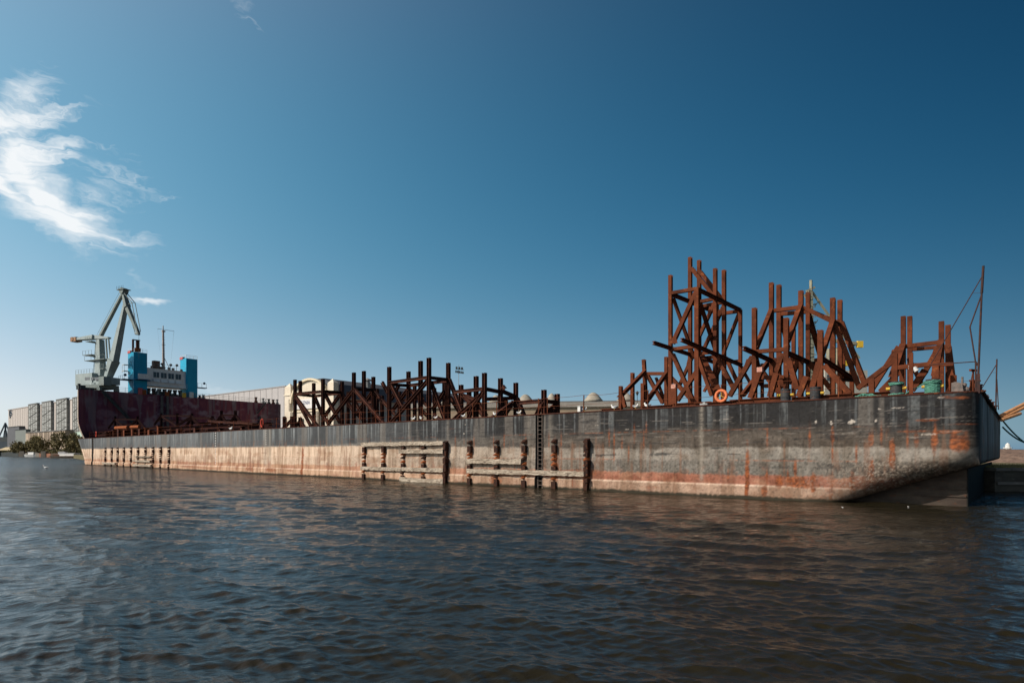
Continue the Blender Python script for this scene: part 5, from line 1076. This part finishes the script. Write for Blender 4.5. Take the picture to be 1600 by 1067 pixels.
x, y = wpt(17, 352); o = thing('tent', 'cream coloured tent roof left of the shore trees', 'tent', WORLD, (x, y, 1.4)); m = MB(); m.add([(x - 5, y - 4, 3.6), (x + 5, y - 4, 3.6), (x + 5, y + 4, 3.6), (x - 5, y + 4, 3.6), (x - 3, y, 5.4), (x + 3, y, 5.4)], [(0, 1, 5, 4), (1, 2, 5), (2, 3, 4, 5), (3, 0, 4)]); m.build('canopy', pmat('cream canvas', (.62, .52, .34), (.5, .42, .28), 1, .8), o)
m = MB(); [m.cyl((x + sx * 4.8, y + sy * 3.8, 1.3), (x + sx * 4.8, y + sy * 3.8, 3.6), .1, n=5) for sx in (-1, 1) for sy in (-1, 1)]; m.build('pole', galv, o)
# far crane silhouette and shed at the left edge
F_ = Frame(*wpt(7, 640), 0); o = thing('harbour_crane', 'distant dark harbour crane at the left edge of the view', 'crane', F_, (0, 0, 1.4)); m = MB(F_)
for p, q, w_ in (((-3, 0, 0), (1, 0, 26), 1.6), ((5, 0, 0), (1, 0, 26), 1.6), ((1, 0, 34), (-9, 0, 12), 1.0), ((1, 0, 26), (1, 0, 34), 1.5), ((1, 0, 34), (7, 0, 20), .9), ((-9, 0, 12), (3, 0, 18), .7), ((-3, 0, 10), (5, 0, 10), 1)): m.bar(p, q, w_)
m.build('lattice', pmat('distant blue grey steel', (.10, .12, .14), (.08, .10, .12), .2, .9), o); MB(F_).box((2, -2, 10), (8, 2, 15)).build('machine_house', MATS['distant blue grey steel'], o)
F_ = Frame(*wpt(0, 600), 0); o = thing('far_shed', 'low dark hazy shed at the left edge behind the shore', 'building', F_, (0, 0, 1.4)); MB(F_).box((-40, 0, 1.4), (9, 20, 13)).build('wall', MATS['distant blue grey steel'], o); MB(F_).add([(-40, 0, 13.01), (9, 0, 13.01), (9, 20, 13.01), (-40, 20, 13.01), (-40, 10, 18), (7, 10, 18)], [(0, 1, 5, 4), (1, 2, 5), (2, 3, 4, 5), (3, 0, 4)]).build('roof', dkgrey, o)

# ============================================================ BUILDINGS BEHIND THE MIDDLE OF THE BARGE
# big pale shed behind the dock end
F_ = Frame((370 - 800) / FPX * 260, 260, R(-38)); o = thing('pale_shed', 'large pale grey clad shed behind the right end of the dock', 'building', F_, (0, 0, 1.4))
q = F_.pt(446, 604); zt = q.z; hl_ = F_.pt(300, 620)
MB(F_).add([(hl_.x, 0, 1.4), (q.x, 0, 1.4), (q.x, 0, zt), (hl_.x, 0, zt), (hl_.x, 50, 1.4), (q.x, 50, 1.4), (q.x, 50, zt), (hl_.x, 50, zt)], [(0, 1, 2, 3), (1, 5, 6, 2), (4, 0, 3, 7), (3, 2, 6, 7), (5, 4, 7, 6)]).build('wall', pmat('light grey cladding', (.44, .42, .42), (.40, .385, .385), .3, .7), o)
m = MB(F_)
for x in np.arange(hl_.x, q.x, 4.5): m.box((x, -.08, 1.4), (x + .15, -.003, zt))
m.box((hl_.x, -.2, zt + .003), (q.x + .2, 50, zt + .4)); m.build('cladding_joint', pmat('grey joint', (.33, .31, .31), (.3, .29, .29), 1, .8), o)
# cream gable with arched pediment
FG = Frame(*wpt(519, 165), R(-36)); GP = lambda px, py, v=0.0: FG.pt(px, py, v)
cream = pmat('cream render', (.74, .66, .54), (.68, .60, .48), .4, .85, .1, (.58, .50, .40))
gable = thing('gable_building', 'cream rendered factory hall with an arched gable and blue lettered sign behind the cradles', 'building', FG, (GP(485, 660).x, 0, 1.4))
xL, xR = GP(447, 650).x, GP(525.5, 650).x; xl, xr = GP(456.5, 650).x, GP(514, 650).x; zs = GP(513, 620).z; xc = (xl + xr) / 2; apex = GP(485, 592.5).z
arc = [(xc + (xr - xl) / 2 * math.cos(a), zs - 1 + (apex - zs + 1) * math.sin(a)) for a in np.linspace(0, math.pi, 25)]
pts = [(xl, 1.4), (xr, 1.4)] + arc; n = len(pts); m = MB(FG); m.add([(a, 0, b) for a, b in pts] + [(a, 1.0, b) for a, b in pts], [tuple(range(n)), tuple(range(n, 2 * n))[::-1]] + [(i, i + n, (i + 1) % n + n, (i + 1) % n) for i in range(n)]); m.build('gable_wall', cream, gable)
m = MB(FG)
for (a, b), (c_, d_) in zip(arc, arc[1:]): m.bar((a, -.15, b), (c_, -.15, d_), 1.0, .6, (0, 0, 1))
m.build('arch_cornice', pmat('pale cream trim', (.76, .66, .48), (.7, .6, .44), .5, .85), gable)
for (a, b, zt_) in ((xL, xl - .02, GP(452, 605).z), (xr + .02, xR - .6, GP(519, 598).z)):
    m = MB(FG); m.box((a, -.5, 1.4), (b, 1.2, zt_)); m.box((a - .2, -.7, zt_ - 2.6), (b + .2, 1.3, zt_ - 2.2)); cxx = (a + b) / 2; m.add([(a, -.5, zt_ + .01), (b, -.5, zt_ + .01), (b, 1.2, zt_ + .01), (a, 1.2, zt_ + .01), (cxx, .3, zt_ + 1.2)], [(0, 1, 4), (1, 2, 4), (2, 3, 4), (3, 0, 4)]); m.build('corner_pillar', cream, gable)
for a, b, y0, y1 in ((453.5, 456.3, 624, 642), (495, 500, 644, 664), (470, 474, 654, 664), (456, 460.5, 644, 668), (515.5, 518.5, 640, 662)):
    p, q = GP(a, y0, -.05), GP(b, y1, -.05); w_ = MB(FG).box((p.x, -.56, q.z), (q.x, -.51 if a < 457 else -.02, p.z)).build('window', pmat('tall window glass', (.16, .14, .11), (.22, .19, .15), .5, .4), gable)
    m = MB(FG); m.bar(((p.x + q.x) / 2, -.58, q.z), ((p.x + q.x) / 2, -.58, p.z), .12, .06, (0, 1, 0)); [m.bar((p.x, -.58, z_), (q.x, -.58, z_), .1, .06) for z_ in np.linspace(q.z, p.z, 5)]; m.build('window_frame', cream, w_)
m = MB(FG); z_ = GP(485, 643).z; m.box((xl, -.3, z_), (xr, -.01, z_ + .45)); m.build('string_course', MATS['pale cream trim'], gable)
a, b = GP(459.5, 624, -.4), GP(505, 638.5, -.4); sz0, sz1 = GP(485, 638, -.4).z, GP(485, 622.5, -.4).z
sign = MB(FG).box((a.x, -.45, sz0), (b.x, -.32, sz1)).build('sign_board', pmat('white sign board', (.78, .76, .74), (.72, .70, .68), .5, .6), gable)
def text(body, x, z, size, parent, mat, frame, y=-.47, name='lettering'):
    cu = bpy.data.curves.new('t', 'FONT'); cu.body = body; cu.size = size; cu.extrude = .01; cu.align_x = 'LEFT'; cu.offset = .006 * size
    o = bpy.data.objects.new('t', cu); C.objects.link(o); dg = bpy.context.evaluated_depsgraph_get(); me = bpy.data.meshes.new_from_object(o.evaluated_get(dg)); bpy.data.objects.remove(o)
    me.transform(world_of(parent).inverted() @ frame.M @ Matrix.Translation((x, y, z)) @ Matrix.Rotation(R(90), 4, 'X')); me.materials.clear(); me.materials.append(mat)
    r = bpy.data.objects.new(name, me); C.objects.link(r); r.parent = parent; return r
navy = pmat('navy lettering', (.02, .06, .18), (.02, .06, .18), 1, .6)
text('STOCZNIA', a.x + .5, sz0 + 1.25, (sz1 - sz0) * .52, sign, navy, FG)
# long roof and hall behind the gable
m = MB(FG); zz = GP(536, 600).z; LEN = 34
dark_roof = pmat('dark grey roof sheet', (.10, .105, .12), (.075, .08, .09), .3, .8)
FH = Frame(*(FG.M @ Vector((xR - .6, 3, 0))).to_2d(), R(28)); HPn = lambda px, py, v=0.0: FH.pt(px, py, v)
vb = 60.0; ez, rz = 18.2, 23.6; xm_ = (xl + xR) / 2
MB(FG).box((xl + .3, 1.1, 1.4), (xR - .7, vb, ez)).build('side_wall', pmat('grey beige render', (.46, .42, .38), (.38, .34, .31), .4, .85), gable)
m = MB(FG); pr_ = [(xl - .4, ez - .6), (xl + 2, ez + 2.6), (xm_ - 3, rz), (xm_ + 3, rz), (xR - 3.0, ez + 3.6), (xR, ez - .6)]
m.add([(a, 1.05, b + .02) for a, b in pr_] + [(a, vb + .3, b + .02) for a, b in pr_], [(i, i + 1, i + 7, i + 6) for i in range(5)] + [tuple(range(6))[::-1], tuple(range(6, 12))]); m.build('roof', dark_roof, gable)
m = MB(FG)
for i in range(9): vv = 4 + i * 6.2; m.box((xR - .72, vv, 7), (xR - .66, vv + 3.6, 14.5))
m.build('window', pmat('pale factory window', (.42, .44, .44), (.3, .32, .32), .6, .4), gable)
m = MB(FG); m.lathe((xR - 3.6, 14, ez + 2.6), [(1.0, 0), (1.0, 2.6), (.6, 2.9), (1.2, 3.0), (1.2, 3.4), (.2, 3.9)], 10); m.build('roof_vent', galv, gable)
# long low beige wall building with ventilator domes
FB = Frame(*wpt(640, 150), R(-7.6)); BP = lambda px, py, v=0.0: FB.pt(px, py, v)
beige = pmat('beige render', (.36, .28, .20), (.29, .23, .17), .25, .9, .1, (.20, .16, .12), (1, 1, .5), c3lo=.62, c3hi=.75)
xe = BP(1010, 640).x; zt = BP(875, 626).z; low_b = thing('long_workshop', 'long low beige workshop with grey roof edge and round ventilators behind the barge', 'building', FB, (0, 0, 1.4))
MB(FB).box((0, 0, 1.4), (xe, 24, zt - 1.6)).build('wall', beige, low_b)
m = MB(FB); m.box((-.3, -.5, zt - 1.59), (xe + .3, 24.3, zt - 1.15)); m.box((-.2, -.2, zt - 1.149), (xe + .2, 24.2, zt - .4)); m.build('parapet', pmat('pale parapet', (.36, .33, .29), (.28, .26, .23), .4, .9), low_b)
m = MB(FB); m.add([(-.2, -.2, zt - .39), (xe, -.2, zt - .39), (xe, 6, zt + .4), (-.2, 6, zt + .4), (xe, 24, zt + .4), (-.2, 24, zt + .4)], [(0, 1, 2, 3), (3, 2, 4, 5), (1, 4, 2), (0, 3, 5)]); m.build('roof', pmat('weathered roof felt', (.17, .16, .15), (.12, .115, .11), .4, .9), low_b)
m = MB(FB)
for z_ in (zt - 5.4, zt - 9): m.box((0, -.25, z_), (xe, -.01, z_ + .5))
m.build('string_course', pmat('brown string course', (.16, .12, .10), (.12, .09, .08), .5, .9), low_b)
m = MB(FB)
for q in np.arange(3, xe, 5.2): m.box((q, -.06, zt - 8), (q + 3.4, -.003, zt - 6.2))
m.build('window', pmat('dusty window', (.20, .17, .14), (.27, .23, .19), .5, .5), low_b)
dome = pmat('weathered ventilator', (.40, .37, .31), (.28, .25, .20), .6, .85, .2)
for px, top_, wpx in ((775, 617, 20), (821, 616, 24), (862, 614.5, 17), (927, 613, 27), (978, 614, 26), (1066, 614, 26), (700, 620, 20)):
    if px > 1000: continue
    p = BP(px, top_, 5); rr_ = wpx / 2 / FPX * (150 + 3) * 1.18; hh = p.z - (zt + .1); m = MB(FB); m.lathe((p.x, 5, zt + .1), [(rr_, 0), (rr_ * .80, hh * .26), (rr_ * .60, hh * .55), (rr_ * .38, hh * .82), (rr_ * .16, hh * .97), (.05, hh)], 18); m.build('ventilator_dome', dome, low_b, True)
# floodlight mast
FM = Frame(*wpt(716.7, 165), 0); o = thing('floodlight_mast', 'thin mast carrying two rows of floodlights above the workshop', 'floodlight mast', FM, (0, 0, 1.4)); MP = lambda px, py: FM.pt(px, py, 0)
zt = MP(717, 570).z; MB(FM).cyl((0, 0, 1.4), (0, 0, zt), .16, .05, 6).build('pole', galv, o)
m = MB(FM); [m.bar(MP(711.5, y_), MP(725, y_ + 1.5), .12) for y_ in (576, 581.5)]; m.build('crossbar', galv, o)
for k in range(5): p = MP(712.5 + k * 2.7, 580.5 + k * .4); MB(FM).box((p.x - .17, -.3, p.z - .3), (p.x + .17, .2, p.z + .3)).build('floodlight', dkgrey, o)
for k in range(3): p = MP(713.5 + k * 4.2, 575 + k * .4); MB(FM).box((p.x - .25, -.3, p.z - .35), (p.x + .25, .2, p.z + .35)).build('floodlight', dkgrey, o)
for px, lab in ((995.7, 'small lamp post seen between the low stepped frame posts'),):
    FM = Frame(*wpt(px, 130), 0); o = thing('street_lamp', lab, 'street lamp', FM, (0, 0, 1.4)); zt = FM.pt(px, 611).z; MB(FM).cyl((0, 0, 1.4), (0, 0, zt - .9), .1, .06, 6).build('pole', dkgrey, o); MB(FM).lathe((0, 0, zt - .9), [(.15, 0), (.35, .55), (.2, .75), (.05, .95)], 8).build('lamp_head', dkgrey, o)
# yellow and grey crane behind the bow towers
FC = Frame(*wpt(1290, 120), 0); KP = lambda px, py, v=0.0: FC.pt(px, py, v)
yc = thing('quay_crane', 'pale lattice quay crane with yellow counterweight behind the bow towers', 'crane', FC, (0, 0, 1.4))
lat = pmat('pale olive steel', (.30, .30, .22), (.22, .21, .16), 1, .7, 0, (.16, .11, .07))
m = MB(FC)
m.bar(KP(1270, 660), KP(1265, 455), 1.0, .8); m.bar(KP(1267, 462), KP(1267, 438), .45)
for i in range(26): p = KP(1270, 640).lerp(KP(1265, 455), i / 25); m.bar(p + Vector((-.8, -.6, 0)), p + Vector((.8, -.6, .5 if i % 2 else -.5)), .09)
m.build('tower', lat, yc)
m = MB(FC); a, b = KP(1266, 452), KP(1300, 500); m.bar(a, b, .35); m.bar(b, KP(1343, 560), .3); m.bar(KP(1260, 455), KP(1273, 449), .4); m.bar(KP(1262, 470), KP(1257, 460), .3)
for y_ in (477, 505, 520): p = KP(1268, y_); m.bar(p, KP(1275, y_ - 2), .25); m.bar(KP(1272, y_ + 3), KP(1278, y_ - 5), .12)
m.bar(KP(1268, 500), KP(1280, 545), .3); m.bar(KP(1272, 570), KP(1284, 625), .35); m.build('boom', lat, yc)
m = MB(FC); m.bar(KP(1300, 532), KP(1338, 537), .6); m.bar(KP(1300, 545), KP(1336, 540), .2)
for px in (1294, 1308): m.bar(KP(px, 545), KP(px, 640), .6); m.bar(KP(px, 560), KP(px + 14, 590), .2)
for y_ in np.linspace(550, 600, 8): m.bar(KP(1287, y_), KP(1322, y_), .14)
m.build('counter_jib', lat, yc)
m = MB(FC); a, b = KP(1339, 533), KP(1347.5, 543); m.box((a.x, -.35, b.z), (b.x, .35, a.z)); m.build('counterweight', pmat('bright yellow paint', (.75, .50, .05), (.65, .42, .05), 1, .5), yc)
m = MB(FC); a, b = KP(1317, 564), KP(1323.5, 572); m.box((a.x, -.8, b.z), (b.x, .8, a.z)); m.build('hook_block', MATS['bright yellow paint'], yc)
m = MB(FC); a, b = KP(1283, 578), KP(1306, 632); m.box((a.x, -1.5, b.z), (b.x, 1.5, a.z)); a, b = KP(1314, 580), KP(1349, 632); m.box((a.x, -1.4, b.z), (b.x, 1.4, a.z)); mh = m.build('machine_house', pmat('cream crane paint', (.42, .41, .36), (.34, .33, .29), .7, .7), yc)
m = MB(FC); [m.box((KP(p_, 590).x, -1.56, KP(p_, 596).z), (KP(p_ + 5, 590).x, -1.505, KP(p_, 587).z)) for p_ in (1286, 1295, 1318, 1328, 1338)]; m.build('window', glass, mh)

# ============================================================ RIGHT SIDE: QUAY, SPARS, ROPES
qx0 = bw(qx, 16.9)
qm = pmat('dark quay wall', (.085, .075, .06), (.05, .045, .038), .7, .9, .6, (.12, .11, .09), (1, 1, 2.5))
q = thing('quay_wall', 'dark low concrete quay wall at the right edge of the picture', 'quay wall', WORLD, (qx0[0] + 2, qx0[1], 0))
X0 = (1554.5 - 800) / FPX * 37.9
m = MB(); m.box((X0, 37.9, -2), (80, 39.2, 1.33)); m.build('wall', qm, q)
m = MB(); m.box((X0 - .02, 37.75, 1.331), (80, 39.2, 1.50)); m.box((X0 + .1, 37.78, .45), (80, 37.897, .62)); m.build('coping', concrete, q)
m = MB(); rr = random.Random(21); vs = []; fs = []
for i in range(7000):
    p = Vector((X0 + .3 + rr.random() * 16, 38.3 + rr.random() * 9, 1.45)); h = rr.uniform(.05, .26); a = rr.uniform(0, 6.28); dx_ = Vector((math.cos(a), math.sin(a), 0)) * .02
    n = len(vs); vs += [p - dx_, p + dx_, p + Vector((rr.uniform(-.06, .06), rr.uniform(-.06, .06), h))]; fs.append((n, n + 1, n + 2))
tag(m.add(vs, fs).build('grass', pmat('dry quay grass', (.24, .21, .10), (.14, .13, .05), 1, .9)), 'dry grass on the quay at the right edge', 'grass', kind='stuff')
def mound():
    nx, ny = 90, 40; u, v = np.meshgrid(np.linspace(0, 1, nx), np.linspace(0, 1, ny)); x = 50 + u * 60; y = 60 + v * 22
    h = np.sin(np.pi * v) ** .7 * (1.1 + .9 * fbm(u * 14, v * 5, 61)) * sm(0, .08, u) + .35 * (fbm(u * 60, v * 24, 62, 3) - .5)
    o = grid_mesh('rubble_mound', np.stack([x, y, 1.3 + np.maximum(h, -.1)], -1), pmat('brown rubble', (.24, .16, .12), (.13, .09, .07), 1.5, .95, .8, (.34, .27, .21)))
    tag(o, 'brown rubble mound on the quay at the right edge', 'rubble mound')
mound()
F_ = Frame(*wpt(1574.5, 160), 0); o = thing('beacon', 'small white beacon rising above the rubble mound at the right edge', 'beacon', F_, (0, 0, 1.4)); m = MB(F_); m.lathe((0, 0, 1.3), [(.9, 0), (.75, 1.5), (.75, 2.2), (1.0, 2.25), (1.0, 2.45), (.55, 2.5), (.55, 3.2), (.1, 3.7)], 10); m.build('tower', white, o)
F_ = Frame(*wpt(1570, 140), 0); o = thing('fence', 'thin distant fence behind the rubble mound', 'fence', F_, (0, 0, 1.4)); m = MB(F_)
for i in range(40): m.cyl((i * 2.5, 0, 1.3), (i * 2.5, 0, 3.2), .05, n=4)
for z_ in (2.3, 3.15): m.cyl((0, 0, z_), (97, 0, z_), .04, n=4)
m.build('fence_wire', dkgrey, o)
# orange spars reaching in from the bow's far side
spar = pmat('orange brown spar', (.58, .30, .14), (.40, .19, .09), 1.5, .8, .3, (.28, .12, .06), (1, 4, 4))
for i, (a, b, c_, d_, v_, lab) in enumerate(((1563.5, 649.5, 1608, 627, 26.0, 'upper orange brown spar sticking out from the bow'), (1563.5, 654, 1608, 633, 26.6, 'middle orange brown spar sticking out from the bow'), (1565, 656, 1594, 646, 25.0, 'lower shorter orange brown spar sticking out from the bow'))):
    p = BARGE.pt(a, b, v_ - 1.5); p = BARGE.M @ p; dd = p.y; x2 = (c_ - 800) / FPX * (dd + 1); z2 = CAMZ + (HOR - d_) / FPX * (dd + 1)
    tag(MB().cyl(p, (x2, dd + 1, z2), .13, .12, 10).build('spar', spar), lab, 'spar', 'orange brown spars at the bow')
for a, b, c_, d_, lab in ((1563, 652, 1612, 698, 'dark green mooring rope running from the bow to the right, upper'), (1566.5, 667, 1612, 694, 'dark green mooring rope running from the bow to the right, lower')):
    p = BARGE.M @ BARGE.pt(a, b, 26); dd = p.y; e_ = Vector(((c_ - 800) / FPX * dd, dd, CAMZ + (HOR - d_) / FPX * dd)); pts = [p.lerp(e_, t_) - Vector((0, 0, .25 * 4 * t_ * (1 - t_))) for t_ in np.linspace(0, 1, 9)]
    tag(MB().tube(pts, .055, 6).build('mooring_rope', roped), lab, 'rope')
